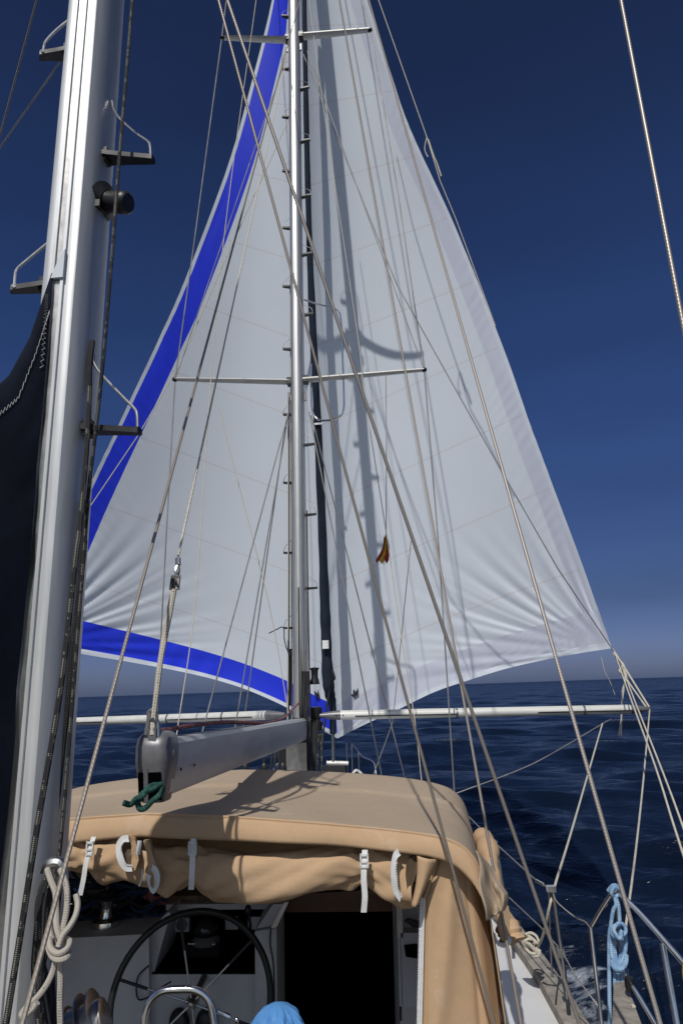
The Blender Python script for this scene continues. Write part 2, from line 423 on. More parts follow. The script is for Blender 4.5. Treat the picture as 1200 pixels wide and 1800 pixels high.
m.loft(rings, True, True); m.build('hull', M['gel'], boat, ang=25)
# side decks and foredeck, laid as a strip 10 mm above the hull's top
def deckstrip(name, mat, x0f, x1f, y0, y1, dz, n=24, parent=boat, solid=0):
    g = MB(); g.grid(lambda s, t: B(lerp(x0f(lerp(y0, y1, t)), x1f(lerp(y0, y1, t)), s), lerp(y0, y1, t), sheer(lerp(y0, y1, t)) + dz), 4, n)
    return g.build(name, mat, parent, solid=solid, off=-1)
cab = lambda by: min(halfbeam(by) - .42, 1.62)
deckstrip('side_deck', M['gel'], lambda y: cab(y), lambda y: halfbeam(y) - .07, 2.4, 12.1, .012)
deckstrip('side_deck', M['gel'], lambda y: -halfbeam(y) + .07, lambda y: -cab(y), 2.4, 12.1, .012)
for sgn in (1, -1):
    g = MB(); ys = np.linspace(-3.2, 12.15, 44)
    g.loft([[B(sgn * (halfbeam(y) - a), y, sheer(y) + b) for a, b in ((-.02, .0), (-.02, .075), (.0, .085), (.10, .085), (.12, .075), (.12, .0))] for y in ys], True, True)
    g.build('toe_rail', M['teak'], boat)
# cabin trunk ahead of the cockpit, and aft deck below the camera
g = MB(); rings = []
for by in np.linspace(6.35, 10.6, 18):
    w = max(.25, cab(by) - .05); zt = interp([(6.3, -1.16), (7, -1.2), (9, -1.32), (10.6, -1.55)], by); zb = sheer(by)
    rings.append([B(-w, by, zb), B(-w * .97, by, zt - .08), B(-w * .9, by, zt), B(0, by, zt + .05), B(w * .9, by, zt), B(w * .97, by, zt - .08), B(w, by, zb)])
g.loft(rings, True, True); g.build('cabin_trunk', M['gel'], boat, ang=30)
deckstrip('foredeck', M['gel'], lambda y: -cab(y), lambda y: cab(y), 10.3, 12.1, .012)
MB().slab([B(-1.9, -3.0, -1.75), B(1.9, -3.0, -1.75), B(2.0, 2.0, -1.75), B(-2.0, 2.0, -1.75)], (0, 0, .06)).build('aft_deck', M['teak'], boat)  # teak instead of white, picked to lower sun bounce into the cockpit
MB().slab([B(-1.6, 2.0, -2.6), B(1.6, 2.0, -2.6), B(1.6, 6.4, -2.6), B(-1.6, 6.4, -2.6)], (0, 0, .05)).build('cockpit_floor', M['sole'], boat)
for sgn in (1, -1):
    g = MB(); ys = np.linspace(2.05, 6.6, 14)
    g.loft([[B(sgn * (cab(y) + a), y, z) for a, z in ((0, sheer(y) - .05), (0, -1.62), (-.03, -1.58), (-.12, -1.58), (-.14, -1.62), (-.14, -2.55))] for y in ys], True, True)
    g.build('cockpit_coaming', M['gel'], boat)
# ------------------------------------------------------------------ headsails
TACK = W(593, 1298, 12.3); HEAD = W(515, -390, 8.3)
luff_pt = lambda v: TACK.lerp(HEAD, v) + Vector((-.07 * math.sin(math.pi * v), 0, 0))
RLE = smooth_tab([(-390, 516), (-200, 575), (-30, 636), (15, 650), (120, 684), (225, 720), (400, 800), (600, 880), (770, 940), (930, 1000), (1040, 1040), (1140, 1075)])
LLE = smooth_tab([(-390, 514), (-120, 497), (0, 478), (130, 446), (293, 400), (500, 322), (600, 277), (720, 221), (850, 160), (1000, 95), (1128, 40)])
RFO = smooth_tab([(593, 1298), (640, 1274), (700, 1247), (760, 1218), (820, 1197), (900, 1173), (1000, 1152), (1075, 1140)])
LFO = smooth_tab([(40, 1130), (140, 1149), (230, 1164), (330, 1183), (400, 1201), (450, 1219), (510, 1247), (560, 1280), (593, 1298)])
class Sail:
    def __init__(s, right):
        s.right = right; s.lt = RLE if right else LLE; s.ft = RFO if right else LFO
        s.cl = (1075, 1140) if right else (40, 1128)
        s.yc = 8.6 if right else 10.0; s.C = W(*s.cl, s.yc)
    def base(s, u, v):
        L = luff_pt(v); lx, ly = proj(L)
        zt = lerp(s.C.z, HEAD.z, v); yl = lerp(s.yc, 8.35, v) + (1.5 if s.right else 1.3) * math.sin(math.pi * min(v, 1)) ** .8
        xt, yt = proj(Vector((0, yl, zt))); ex = 0
        for _ in range(2):
            ex = interp(s.lt, yt); _, yt = proj(Vector(((ex - 600) / FPX * yl, yl, zt)))
        px = lerp(lx, ex, u); py = lerp(ly, yt, u)
        fx = lerp(593, s.cl[0], u); dev = interp(s.ft, fx) - lerp(1298, s.cl[1], u)
        py += dev * math.exp(-v / .06)
        chord = abs(ex - lx) / FPX * yl
        y = lerp(L.y, yl, u) + chord * .20 * math.sin(math.pi * u ** .78) * (1 - .25 * math.exp(-v / .05))
        return W(px, py, y)
    def fold(s, u, v, P):
        d = P - s.C; r = math.hypot(d.x, d.z) + 1e-6
        a = math.atan2(d.z, abs(d.x)); 
        am = .0155 * math.exp(-((r - .7) / 1.15) ** 2) * min(1, r / .35) * max(0, min(1, (a + .5) / .3))
        w = am * (.75 * math.sin(a * 27 + 1.3 * math.sin(a * 7)) + .55 * math.sin(a * 47 + 1) + .32 * math.sin(a * 78 + 2 * math.sin(a * 9)))
        # puckers down the leech
        e = (1 - u) * (abs(d.x) + .5)
        up = math.exp(-((1 - u) / .13) ** 2) * math.exp(-((v - .22) / .20) ** 2)
        w += .008 * up * math.sin(60 * v + 28 * (1 - u)) + .0055 * up * math.sin(400 * v + 3 * math.sin(50 * v) + 70 * (1 - u)) * min(1, (1 - u) / .05)
        ed = (1 - u) if True else 0
        w += .0045 * math.exp(-(ed / .12) ** 2) * math.sin(170 * v + 7 * math.sin(31 * v) + 50 * ed) * (1 - .5 * v)
        w += .006 * math.exp(-(v / .03) ** 2) * math.sin(48 * u + 4 * math.sin(13 * u) + 90 * v)
        # soft tack folds
        t = P - TACK; rt = math.hypot(t.x, t.z)
        at = math.atan2(t.z, abs(t.x) + 1e-6)
        w += .010 * math.exp(-(rt / .8) ** 2) * math.sin(at * 30) * min(1, rt / .2)
        return w
    def __call__(s, u, v, lift=0):
        P = s.base(u, v); w = s.fold(u, v, P) + lift
        n = Vector((P.x - 0, P.y, P.z - 3.2)); n = Vector((n.x * .3, n.y, 0)).normalized()
        return P + n * w
def make_sail(right, name, label):
    S = Sail(right)
    t = thing(name, label, 'sail', TACK, 'poled out headsails')
    def wpx(v): return abs(proj(S.base(1, v))[0] - proj(S.base(0, v))[0]) + 1
    def lw(v): return (41 if not right else 31) / max(wpx(v), 70)
    def tw(v): return 6.0 / max(wpx(v), 70)
    fb, ft_ = .034, .0055
    um = lambda v: 1 - min(.8, lw(v)); ut = lambda v: 1 - min(.2, tw(v))
    vv = lambda a, b, q: lerp(a, b, q)
    strip = M['sail_blue'] if not right else M['sail_strip']
    spread = lambda q: q ** 1.35                     # denser rows low down
    g = MB(); g.grid(lambda a, b: S(a * um(vv(fb, .995, spread(b))), vv(fb, .995, spread(b))), 120, 330, lambda a, b: (a, vv(fb, .995, spread(b))))
    g.build('main_panel', M['sail'], t, ang=180)
    g = MB(); g.grid(lambda a, b: S(lerp(um(vv(fb, .995, spread(b))), ut(vv(fb, .995, spread(b))), a), vv(fb, .995, spread(b))), 16, 330, lambda a, b: (a, vv(fb, .995, spread(b))))
    g.build('leech_strip', strip, t, ang=180)
    g = MB(); g.grid(lambda a, b: S(lerp(ut(vv(fb, .995, spread(b))), 1, a), vv(fb, .995, spread(b))), 3, 330, lambda a, b: (a, vv(fb, .995, spread(b))))
    g.build('leech_tape', M['sail_tape'], t, ang=180)
    g = MB(); g.grid(lambda a, b: S(a, lerp(ft_, fb, b)), 130, 10, lambda a, b: (a, .0))
    g.build('foot_strip', strip, t, ang=180)
    g = MB(); g.grid(lambda a, b: S(a, lerp(0, ft_, b)), 130, 3, lambda a, b: (a, .0))
    g.build('foot_tape', M['sail_tape'], t, ang=180)
    # three pointed black mark near the tack
    def find(px, py):
        best = None
        for i in range(60):
            for j in range(40):
                u, v = i / 140, .01 + j / 500
                q = proj(S.base(u, v)); d = (q[0] - px) ** 2 + (q[1] - py) ** 2
                if best is None or d < best[0]: best = (d, u, v)
        return best[1], best[2]
    cx, cy = (622, 1217) if right else (558, 1221)
    u0, v0 = find(cx, cy); P = S(u0, v0); P = P - Vector((P.x, P.y, 0)).normalized() * .012; k = P.y / FPX
    sh = [(-8, 1), (-2, 3), (-1, -7), (3, -1), (7, -8), (7, 3), (0, 8), (-3, 6)]
    if not right: sh = [(-7, -6), (-2, 0), (0, -9), (4, 0), (9, 1), (3, 7), (0, 8), (-6, 3)]
    tilt = lambda a, b: P + Vector((a * k, -a * k * (.45 if right else -.45), -b * k))
    MB().slab([tilt(a, b) for a, b in sh], (0, .003, 0)).build('emblem', M['emblem'], t, smooth=False)
    return S, t
SR, genoa = make_sail(True, 'headsail', 'white triangular headsail poled out to the right of the mast, pale strip along its edges')
SL, genoaL = make_sail(False, 'headsail', 'white triangular headsail left of the mast with bright blue strips along its edges')

# furled inner sail: dark blue roll ahead of the mast
fs = thing('furled_sail', 'dark blue rolled up inner sail, a thin column just right of the main mast', 'furled sail', W(586, 1290, 11.3))
ctl = [(536, -60, 8.9, .036), (535, 0, 9.0, .038), (538, 200, 9.35, .044), (543, 400, 9.75, .05), (549, 560, 10.05, .058), (558, 740, 10.4, .064), (565, 900, 10.75, .068), (570, 1040, 11.0, .078), (573, 1120, 11.15, .085), (576, 1190, 11.25, .092), (580, 1222, 11.3, .085), (584, 1240, 11.3, .06), (585, 1290, 11.35, .05)]
pts = crom([W(a, b, c) for a, b, c, d in ctl], 6); rr = list(np.interp(np.linspace(0, 1, len(pts)), np.linspace(0, 1, len(ctl)), [c[3] for c in ctl]))
rr = [r * (1 + .05 * math.sin(i * 1.7) + .04 * math.sin(i * .6)) for i, r in enumerate(rr)]
MB().tube(pts, rr, 14).build('rolled_cloth', M['navy_strip'], fs)
MB().tube(WL([(585, 1285, 11.35), (586, 1400, 11.45)]), .028, 8).build('drum_tube', M['dullsteel'], fs)
pa = W(572, 1133, 11.03); MB().box(pa, .10, .02, .13).build('patch', M['white_web'], fs)
MB().box(W(559, 745, 10.33), .13, .02, .03).build('patch', M['white_web'], fs)
pts = crom(WL([(584, 1178, 11.15), (588, 1192, 11.1), (583, 1200, 11.1), (577, 1225, 11.1), (572, 1262, 11.1), (566, 1300, 11.1)]), 5)
MB().tube(pts, .018, 6).build('furling_line', M['plain_black_rope'], fs)

# ------------------------------------------------------------------ main mast
MAINB, MAINT = W(530, 1385, 8.0), W(513, -400, 8.1)
mm = thing('main_mast', 'tall silver main mast in the middle with two pairs of spreaders and steps', 'mast', MAINB)
def msec(w, l, n=20, e=2.3):
    o = []
    for i in range(n):
        a = 2 * math.pi * i / n; c, s_ = math.cos(a), math.sin(a)
        o.append((w / 2 * math.copysign(abs(c) ** (2 / e), c), l / 2 * math.copysign(abs(s_) ** (2 / e), s_)))
    return o
def mastloft(p0, p1, sec, n=2, sc=(1, 1)):
    return [[p0.lerp(p1, t) + BR * (a * lerp(sc[0], sc[1], t)) + BF * (b * lerp(sc[0], sc[1], t)) for a, b in sec] for t in np.linspace(0, 1, n)]
g = MB(); g.loft(mastloft(MAINB, MAINT, msec(.168, .25), 2)); g.build('mast_tube', M['alu_far'], mm, ang=30)
def on_main(py, dx=0, dy=-.128):
    t = 0.5
    lo, hi = 0.0, 1.0
    for _ in range(40):
        t = (lo + hi) / 2
        if proj(MAINB.lerp(MAINT, t))[1] > py: lo = t
        else: hi = t
    return MAINB.lerp(MAINT, t) + BR * dx + BF * dy
for dx in (-.022, .02):
    MB().tube([on_main(1300, dx, -.127), on_main(-300, dx, -.127)], .007, 6).build('sail_track', M['alu_far'], mm)
MB().slab([on_main(1260, .0, -.124), on_main(1260, .045, -.124), on_main(1035, .014, -.124), on_main(1035, .0, -.124)], BF * -.006).build('furling_slot', M['dark'], mm, smooth=False)  # near-black slab on the mast face, painted shade of the slot
for (root, tip) in (((508, 69), (391, 66)), ((533, 66), (650, 53)), ((508, 671), (308, 667)), ((540, 669), (745, 650))):
    a = on_main(root[1], -.07 if root[0] < 525 else .07, 0); b = W(tip[0], tip[1], 7.72)
    ax = (b - a).normalized(); ch = ax.cross(Vector((0, 0, 1))).normalized(); uz = ch.cross(ax)
    rings = [[lerp(a, b, t) + ch * (p * w) + uz * (q * h) for p, q in ((-1, 0), (-.6, .8), (.2, 1), (1, .3), (1, -.3), (.2, -1), (-.6, -.8))] for t, w, h in ((0, .065, .032), (.5, .055, .028), (1, .04, .02))]
    sp = MB().loft(rings).build('spreader', M['pole'], mm, ang=50)
    MB().ball(b, .035, .035, .03).build('spreader_tip', M['black'], sp)
    MB().box(a + ax * .03, .07, .12, .085).build('spreader_root', M['black'], sp)
def step(root_fn, py, side, parent, mat_t, mat_w, L=.105, H=.17):
    a = root_fn(py, .08 * side, 0); b = a + BR * (L * side) - BF * .03
    rt = MB().slab([a + BF * .03, a - BF * .035, b - BF * .018, b + BF * .018], (0, 0, .022)).build('step', mat_t, parent)
    MB().tube([b + Vector((0, 0, .02)), b + Vector((-.02 * side, 0, .09)), a + Vector((.01 * side, 0, H))], .0032, 6).build('step_bail', mat_w, rt)
for py in (30, 122, 207, 302, 402, 505, 615, 730, 850, 973, 1105): step(on_main, py, -1, mm, M['black'], M['cap'])
for py in (160, 252, 349, 451, 557, 785, 908, 1037): step(on_main, py, 1, mm, M['black'], M['cap'], .135)
for px, py0 in ((509, 700), (541, 700)):
    s_ = -1 if px < 525 else 1
    MB().box(on_main(700, .105 * s_, -.05), .022, .03, .13).build('shroud_tang', M['cap'], mm)
    MB().box(on_main(90, .10 * s_, -.05), .02, .03, .11).build('shroud_tang', M['cap'], mm)
hoop = crom(WL([(535, 527, 8.05), (560, 535, 8.0), (588, 543, 7.95), (598, 556, 7.93), (601, 610, 7.93), (604, 690, 7.93), (603, 722, 7.93), (592, 735, 7.93), (575, 739, 8.0), (558, 737, 8.06), (549, 722, 8.08), (547, 690, 8.08), (547, 640, 8.08)]), 5)
MB().tube(hoop, .0125, 8).build('radar_guard_hoop', M['stainless'], mm)
MB().box(on_main(1330, -.02, -.22), .26, .22, .34).build('mast_winch_bracket', M['dullsteel'], mm)
MB().lathe(on_main(1188, .17, -.06), [(.0, -.10), (.055, -.10), (.05, -.06), (.038, -.02), (.04, .05), (.055, .08), (.0, .09)], 16).build('mast_winch', M['black'], mm)
MB().lathe(on_main(1262, .17, .0), [(.0, -.14), (.07, -.14), (.075, -.05), (.05, -.02), (.075, .02), (.07, .11), (.0, .12)], 16).build('pole_car', M['black'], mm)
MB().tube([on_main(1240, -.125, -.02), on_main(1180, -.11, -.02), on_main(1140, -.108, -.02)], .018, 8).build('pole_track', M['black'], mm)
MB().box(on_main(1215, .085, -.10), .03, .05, .9).build('cleat_board', M['cap'], mm)
for i, (dx, dy, y0, y1) in enumerate(((-.105, -.10, 1280, 700), (-.125, -.06, 1340, 690), (.11, -.09, 1340, 900), (-.10, .05, 1340, 480), (.10, .02, 1350, 1040))):
    l = MB().tube([on_main(y0, dx * 1.15, dy), on_main((y0 + y1) / 2, dx, dy), on_main(y1, dx * .95, dy * .6)], .0075, 6).build('halyard', M['wire_pale'] if i % 2 else M['plain_black_rope'], None)
    tag(l, ['black rope running up the left face of the main mast from the boom', 'pale rope lying tight along the left edge of the main mast', 'black rope close against the right edge of the main mast', 'longest pale rope up the left side of the main mast', 'short black rope at the foot of the right side of the main mast'][i], 'rope', 'halyards along the main mast')
# hanging rope tails at the mast foot
for i, (px, a, b, mt, lb) in enumerate(((552, 1270, 1392, 'plain_black_rope', 'dark rope tails hanging right of the main mast foot'), (486, 1300, 1390, 'plain_black_rope', 'dark rope bundle hanging under the boom left of the main mast'), (506, 1296, 1388, 'wire_pale', 'pale rope tails hanging beside the main mast foot'), (560, 1290, 1392, 'black_rope', 'speckled rope coils hanging at the right of the main mast foot'), (536, 1180, 1392, 'plain_black_rope', 'dark rope tails down the after face of the main mast foot'), (522, 1262, 1392, 'black_rope', 'speckled rope tails on the after face of the main mast foot'))):
    g = MB()
    for j in range(5):
        x0 = px + j * 3.2 - 6; q = crom(WL([(x0, a, 7.8), (x0 + random.uniform(-4, 5), (a + b) / 2, 7.75), (x0 + random.uniform(-3, 8), b, 7.8)]), 5)
        g.tube(q, .011, 6)
    tag(g.build('rope_bundle', M[mt]), lb, 'rope', 'rope tails at the mast foot')
# ------------------------------------------------------------------ boom
b0, b1 = W(275, 1347, 2.78), W(531, 1281, 7.86)
bax = (b1 - b0).normalized(); bsd = bax.cross(Vector((0, 0, 1))).normalized(); bup = bsd.cross(bax)
bm = thing('main_boom', 'grey aluminium boom with a cast grey end cap, above the beige canvas roof', 'boom', b0)
bsec = [(-.062, -.09), (-.05, -.115), (.05, -.115), (.062, -.09), (.066, .0), (.060, .085), (.045, .105), (.018, .112), (.012, .104), (-.012, .104), (-.018, .112), (-.045, .105), (-.060, .085), (-.066, .0)]
BK = .925
def bring(t, k=1, dz=0, off=0):
    k = lerp(BK, 1.0, t)
    return _bring(t, k, dz, off)
def _bring(t, k=1, dz=0, off=0): return [b0.lerp(b1, t) + bax * off + bsd * (a * k) + bup * (b * k + dz) for a, b in bsec]
MB().loft([bring(0), bring(1)]).build('boom_tube', M['alu_boom'], bm, ang=30)
# end cap: rounded shell with a lug on top and two dark slabs below for the shade in its slots
g = MB(); rings = []
for h_, hw, dp in ((-.126, .040, .030), (-.120, .047, .040), (-.03, .062, .060), (.02, .070, .075), (.075, .070, .078), (.105, .064, .066), (.122, .050, .045), (.130, .030, .02)):
    ring = []
    for k_ in range(17):
        a = math.pi * k_ / 16; c_, s_ = math.cos(a), math.sin(a)
        ring.append(b0 - bax * (.008 + dp * s_ ** .7) + bsd * (hw * math.copysign(abs(c_) ** .55, c_)) + bup * h_)
    ring += [b0 + bax * .05 - bsd * hw + bup * h_, b0 + bax * .05 + bsd * hw + bup * h_]
    rings.append(ring)
g.loft(rings); g.build('end_cap', M['cap'], bm, ang=42)
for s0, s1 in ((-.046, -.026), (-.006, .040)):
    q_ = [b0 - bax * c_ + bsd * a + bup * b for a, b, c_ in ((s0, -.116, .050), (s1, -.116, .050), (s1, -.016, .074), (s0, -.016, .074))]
    MB().slab(q_, bax * .03).build('sheave_slot', M['dark'], bm, smooth=False)  # black slab set on the shell as the slot's shade
MB().slab([b0 - bax * c_ + bsd * a + bup * b for a, b, c_ in ((-.024, -.122, .055), (-.008, -.122, .055), (-.008, .0, .079), (-.024, .0, .079))], bax * .03).build('cheek', M['cap'], bm)
MB().box(b0 - bax * .03 + bup * .135, .022, .05, .04, bsd, bax, bup).build('top_lug', M['cap'], bm)
MB().lathe(b0 - bax * .02 + bsd * .0665 + bup * .05, [(0, 0), (.012, 0), (.012, .004), (0, .006)], 10, az=bsd).build('cap_bolt', M['dullsteel'], bm)
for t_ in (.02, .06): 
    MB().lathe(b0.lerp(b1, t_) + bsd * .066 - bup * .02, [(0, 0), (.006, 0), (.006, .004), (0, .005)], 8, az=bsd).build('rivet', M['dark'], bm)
# shackles over the cap
sh = thing('shackle', 'grey steel shackle and link joining the boom end cap to its topping lift', 'shackle', W(268, 1290, 2.710))
MB().tube(crom(WL([(257, 1292, 2.710), (262, 1262, 2.720), (262, 1252, 2.730), (270, 1249, 2.730), (275, 1258, 2.730), (272, 1270, 2.720), (266, 1262, 2.710)]), 5), .009, 8).build('link', M['cap'], sh)
MB().tube(crom(WL([(262, 1296, 2.720), (263, 1270, 2.730), (270, 1262, 2.730), (276, 1270, 2.730), (278, 1296, 2.720)]), 5), .010, 8).build('bow', M['dullsteel'], sh)
MB().box(W(270, 1292, 2.720), .03, .03, .05).build('pin_block', M['cap'], sh)
# rope laid along the boom
q = [b0.lerp(b1, t) + bup * (.128 + .016 * math.sin(t * 9) + (.26 * max(0, t - .72) ** 1.3 * 3)) + bsd * (.02 * math.sin(t * 5)) for t in np.linspace(.0, .99, 30)]
tag(MB().tube(q, .010, 6).build('outhaul_rope', M['red_rope']), 'faded red rope lying along the top of the grey boom', 'rope')
q = [p - bsd * .022 + Vector((0, 0, -.006)) for p in q[:20]]
tag(MB().tube(q, .008, 6).build('outhaul_rope', M['plain_black_rope']), 'dark thin rope beside the faded red one on the boom', 'rope')
q = crom(WL([(284, 1378, 2.680), (270, 1386, 2.660), (252, 1394, 2.650), (243, 1408, 2.650), (246, 1421, 2.650), (256, 1420, 2.650), (268, 1408, 2.650), (280, 1398, 2.660), (286, 1386, 2.680), (276, 1380, 2.690), (262, 1384, 2.660), (250, 1400, 2.630), (240, 1404, 2.630), (230, 1414, 2.640), (217, 1411, 2.640)]), 6)
tag(MB().tube(q, .0105, 8).build('knotted_rope', M['green_rope']), 'dark green rope end tied in a loop under the boom end cap', 'rope')

# ------------------------------------------------------------------ whisker poles
def pole(a, b, label):
    a, b = W(*a), W(*b); t = thing('headsail_pole', label, 'pole', a, 'poles holding out the headsails'); d = (b - a).normalized()
    L = (b - a).length
    MB().tube([a + d * .28, b - d * .22], .051, 16).build('pole_tube', M['pole'], t, ang=30)
    MB().tube([a + d * .05, a + d * .20, a + d * .29], [.022, .045, .0535], 14).build('inner_fitting', M['cap'], t)
    MB().tube([b - d * .23, b - d * .12, b], [.053, .04, .022], 14).build('outer_fitting', M['cap'], t)
    for f in (.22, .42, .8):
        c = a.lerp(b, f); MB().tube([c - d * .012, c + d * .012], .0535, 16).build('pole_band', M['dullsteel'], t)
    c0, c1 = a.lerp(b, .12), a.lerp(b, .42); n = Vector((0, -1, -.25)).normalized() * .052
    MB().tube([c0 + n, c1 + n], .007, 6).build('trip_line', M['plain_black_rope'], t)
    c0, c1 = a.lerp(b, .66), a.lerp(b, .97)
    MB().tube([c0 + n, c1 + n], .008, 6).build('trip_line', M['plain_black_rope'], t)
    for f in (.065, .075, .085):
        MB().ball(a.lerp(b, f) + Vector((0, -.052, .0)), .008, .004, .008, 8, 5).build('rivet', M['dark'], t)
pole((552, 1258, 7.95), (1141, 1246, 8.1), 'white horizontal pole reaching out right from the main mast under the headsail')
pole((508, 1256, 7.95), (55, 1271, 9.6), 'white horizontal pole on the left of the main mast, behind the grey boom end')

# ------------------------------------------------------------------ mizzen mast, at the left edge
MZB, MZT = W(24, 1870, 2.4), W(228, -700, 2.44)
MZT = MZB + (MZT - MZB) * 1.42
mz = thing('mizzen_mast', 'large silver mizzen mast close at the left with four black steps', 'mast', MZB)
zs = []
for i in range(40):                                    # oval with a flattened after face and a track groove
    a = 2 * math.pi * i / 40; c, s_ = math.cos(a), math.sin(a)
    x = .097 * math.copysign(abs(c) ** .80, c); y = .150 * math.copysign(abs(s_) ** .95, s_)
    zs.append((x, max(y, -.128)))
def on_miz(py, bx=0, by=0):
    lo, hi = 0.0, 1.0
    for _ in range(40):
        t = (lo + hi) / 2
        if proj(MZB.lerp(MZT, t))[1] > py: lo = t
        else: hi = t
    return MZB.lerp(MZT, t) + BR * bx + BF * by
MB().loft(mastloft(MZB, MZT, zs, 2)).build('mast_tube', M['alu'], mz, ang=30)
for dx in (-.020, .020):
    MB().loft([[p + BR * (dx + a) + BF * (-.1275 - b) for a, b in ((-.006, -.01), (-.006, .011), (.006, .011), (.006, -.01))] for p in (MZB, MZT)]).build('track_rail', M['alu'], mz)
MB().loft([[p + BR * a + BF * (-.1275 - b) for a, b in ((-.011, -.004), (-.011, .003), (.011, .003), (.011, -.004))] for p in (MZB, MZT)]).build('track_groove', M['dullsteel'], mz)
def mzstep(tread, bail, y):
    a, b = W(*tread[0], y), W(*tread[1], y - .05); d = (b - a).normalized(); n = d.cross(Vector((0, 0, 1))).normalized()
    s0 = MB().loft([[lerp(a, b, t) + n * (p * w) + Vector((0, 0, q * .013)) for p, q in ((-1, -1), (-1, .6), (-.5, 1), (.5, 1), (1, .6), (1, -1))] for t, w in ((-.06, .040), (.1, .034), (.5, .026), (.9, .020), (1.0, .017))]).build('step', M['black'], mz, ang=30)
    MB().tube(crom([W(*p, y - .05 * i / (len(bail) - 1)) for i, p in enumerate(bail)], 5), .0058, 8).build('step_bail', M['dullsteel'], s0)
    MB().lathe(b - d * .012 - Vector((0, 0, 0)) - n * 0.02, [(0, -.003), (.008, -.003), (.008, .003), (0, .003)], 10, az=n).build('step_bolt', M['dullsteel'], s0)
    MB().box(a, .03, .05, .06).build('step_bracket', M['black'], s0)
mzstep(((186, 276), (270, 279)), [(197, 178), (201, 195), (216, 214), (240, 235), (260, 249), (264, 258), (265, 277)], 2.40)
mzstep(((158, 754), (246, 757)), [(164, 622), (166, 640), (180, 660), (215, 697), (236, 718), (241, 730), (242, 755)], 2.38)
mzstep(((122, 93), (70, 97)), [(126, 32), (100, 53), (82, 72), (78, 82), (77, 95)], 2.42)
mzstep(((80, 503), (19, 508)), [(84, 428), (50, 456), (31, 473), (27, 486), (26, 505)], 2.42)
# deck light on the mast
lt = thing('deck_light', 'black round deck light bolted to the right side of the mizzen mast', 'lamp', W(190, 355, 2.38))
a, b = W(183, 354, 2.40), W(226, 357, 2.36); d = (b - a).normalized()
MB().lathe(a, [(0, -.02), (.075, -.02), (.078, .0), (.05, .02), (.045, .025), (0, .026)], 20, az=d).build('mounting_plate', M['black'], lt)
L_ = (b - a).length
MB().lathe(a, [(0, .03), (.042, .03), (.046, L_ * .8), (.045, L_ * .92), (.036, L_), (0, L_ * 1.01)], 20, az=d).build('lamp_housing', M['black'], lt)
MB().box(W(174, 360, 2.36), .02, .03, .03).build('cable_clip', M['black'], lt)
# dark canvas cover of the lowered mizzen sail, hanging from the after face
cv = thing('sail_cover', 'dark navy canvas cover with pale zigzag stitching at the far left behind the mast', 'sail cover', on_miz(1500, 0, -.8))
tops = [(.12, 515), (.0, 0)]
zt0 = on_miz(508).z; slope = None
A0 = on_miz(508, 0, -.14)
# top edge runs aft: choose a direction along the boat and match its fall against the frame edge
CD = (BF * -math.cos(R(35)) - BR * math.sin(R(35)))            # the boom is swung out to port
CN = Vector((0, 0, 1)).cross(CD)
def cover_pt(s, t):                                    # s: out along the boom, t: around the section
    d = 1.55 * s
    ztop = zt0 - interp([(0, 0), (.012, .10), (.03, .25), (.058, .44), (.12, .58), (.3, .72), (.6, .86), (1, .95)], s)
    zbot = 3.2 - .62 + .12 * s
    ang = math.pi * t                                  # 0 starboard bottom ... 1 port bottom, over the top
    h = math.sin(ang); sidew = .014 + (.085 + .03 * math.sin(3 * s + 4 * h)) * (1 - h ** 3) * min(1, s / .3 + .08)
    z = lerp(zbot, ztop, h ** .75)
    lo = (z - MZB.z) / (MZT.z - MZB.z); axis = MZB.lerp(MZT, lo) + BF * -.135 + BR * -.022
    fold = .010 * math.sin(9 * z + 5 * s) + .006 * math.sin(23 * z - 11 * s)
    cx = max(-1, min(1, math.cos(ang) / .35))
    return axis + CD * d + CN * ((sidew + fold * (1 - h)) * cx)
_sgn = 1 if CN.dot(BR) > 0 else -1
CN = CN * _sgn
g = MB(); g.grid(lambda a, b: cover_pt(a, b), 26, 48); g.build('cover_cloth', M['navy'], cv, ang=60)
g = MB(); q = []
for i in range(90):
    s = .004 + .30 * (i / 89) ** 1.6; P = cover_pt(s, .36); P = P + CN * .004 + Vector((0, 0, (.008 if i % 2 else -.008)))
    q.append(P)
g.tube(q, .0008, 4); g.build('zigzag_stitching', M['white_web'], cv)
g = MB(); q = [cover_pt(.012, .45 - .16 * i / 40) + CN * .004 + CD * (.006 if i % 2 else -.006) for i in range(40)]
g.tube(q, .0008, 4); g.build('zigzag_stitching', M['white_web'], cv)
MB().slab([on_miz(525, -.02, -.135), on_miz(525, .028, -.135), on_miz(478, .028, -.135), on_miz(490, .008, -.135)], BF * -.012).build('cover_head_tape', M['sail'], cv)

# ------------------------------------------------------------------ rigging
def line(name, label, cat, group, pts, r, mat, seg=8, smooth=0, taper=None):
    P = WL(pts)
    if smooth: P = crom(P, smooth)
    elif len(P) == 2: P = [P[0].lerp(P[1], i / 14) for i in range(15)]
    g = MB().tube(P, r, seg)
    return tag(g.build(name, M[mat]), label, cat, group)
SH = 'wire shrouds and stays'
R_ = lambda *a, **k: line(*a, **k)
# near wires that run up to the mizzen
R_('wire_shroud', 'thick twisted steel wire crossing the main mast and ending at the right side deck', 'wire', SH, [(215, -538, 2.42), (1052, 1900, 3.3)], .0082, 'wire_big', seg=10)
R_('wire_shroud', 'wire crossing the main mast and running down over the tan curtain beside the cockpit', 'wire', SH, [(208, -655, 2.42), (900, 1918, 3.25)], .0066, 'wire', seg=10)
R_('wire_shroud', 'thick shiny wire against plain sky at the upper right edge', 'wire', SH, [(1016, -390, 1.8), (1245, 810, 1.5), (1432, 1790, 1.45)], .0058, 'wire_big', seg=10)
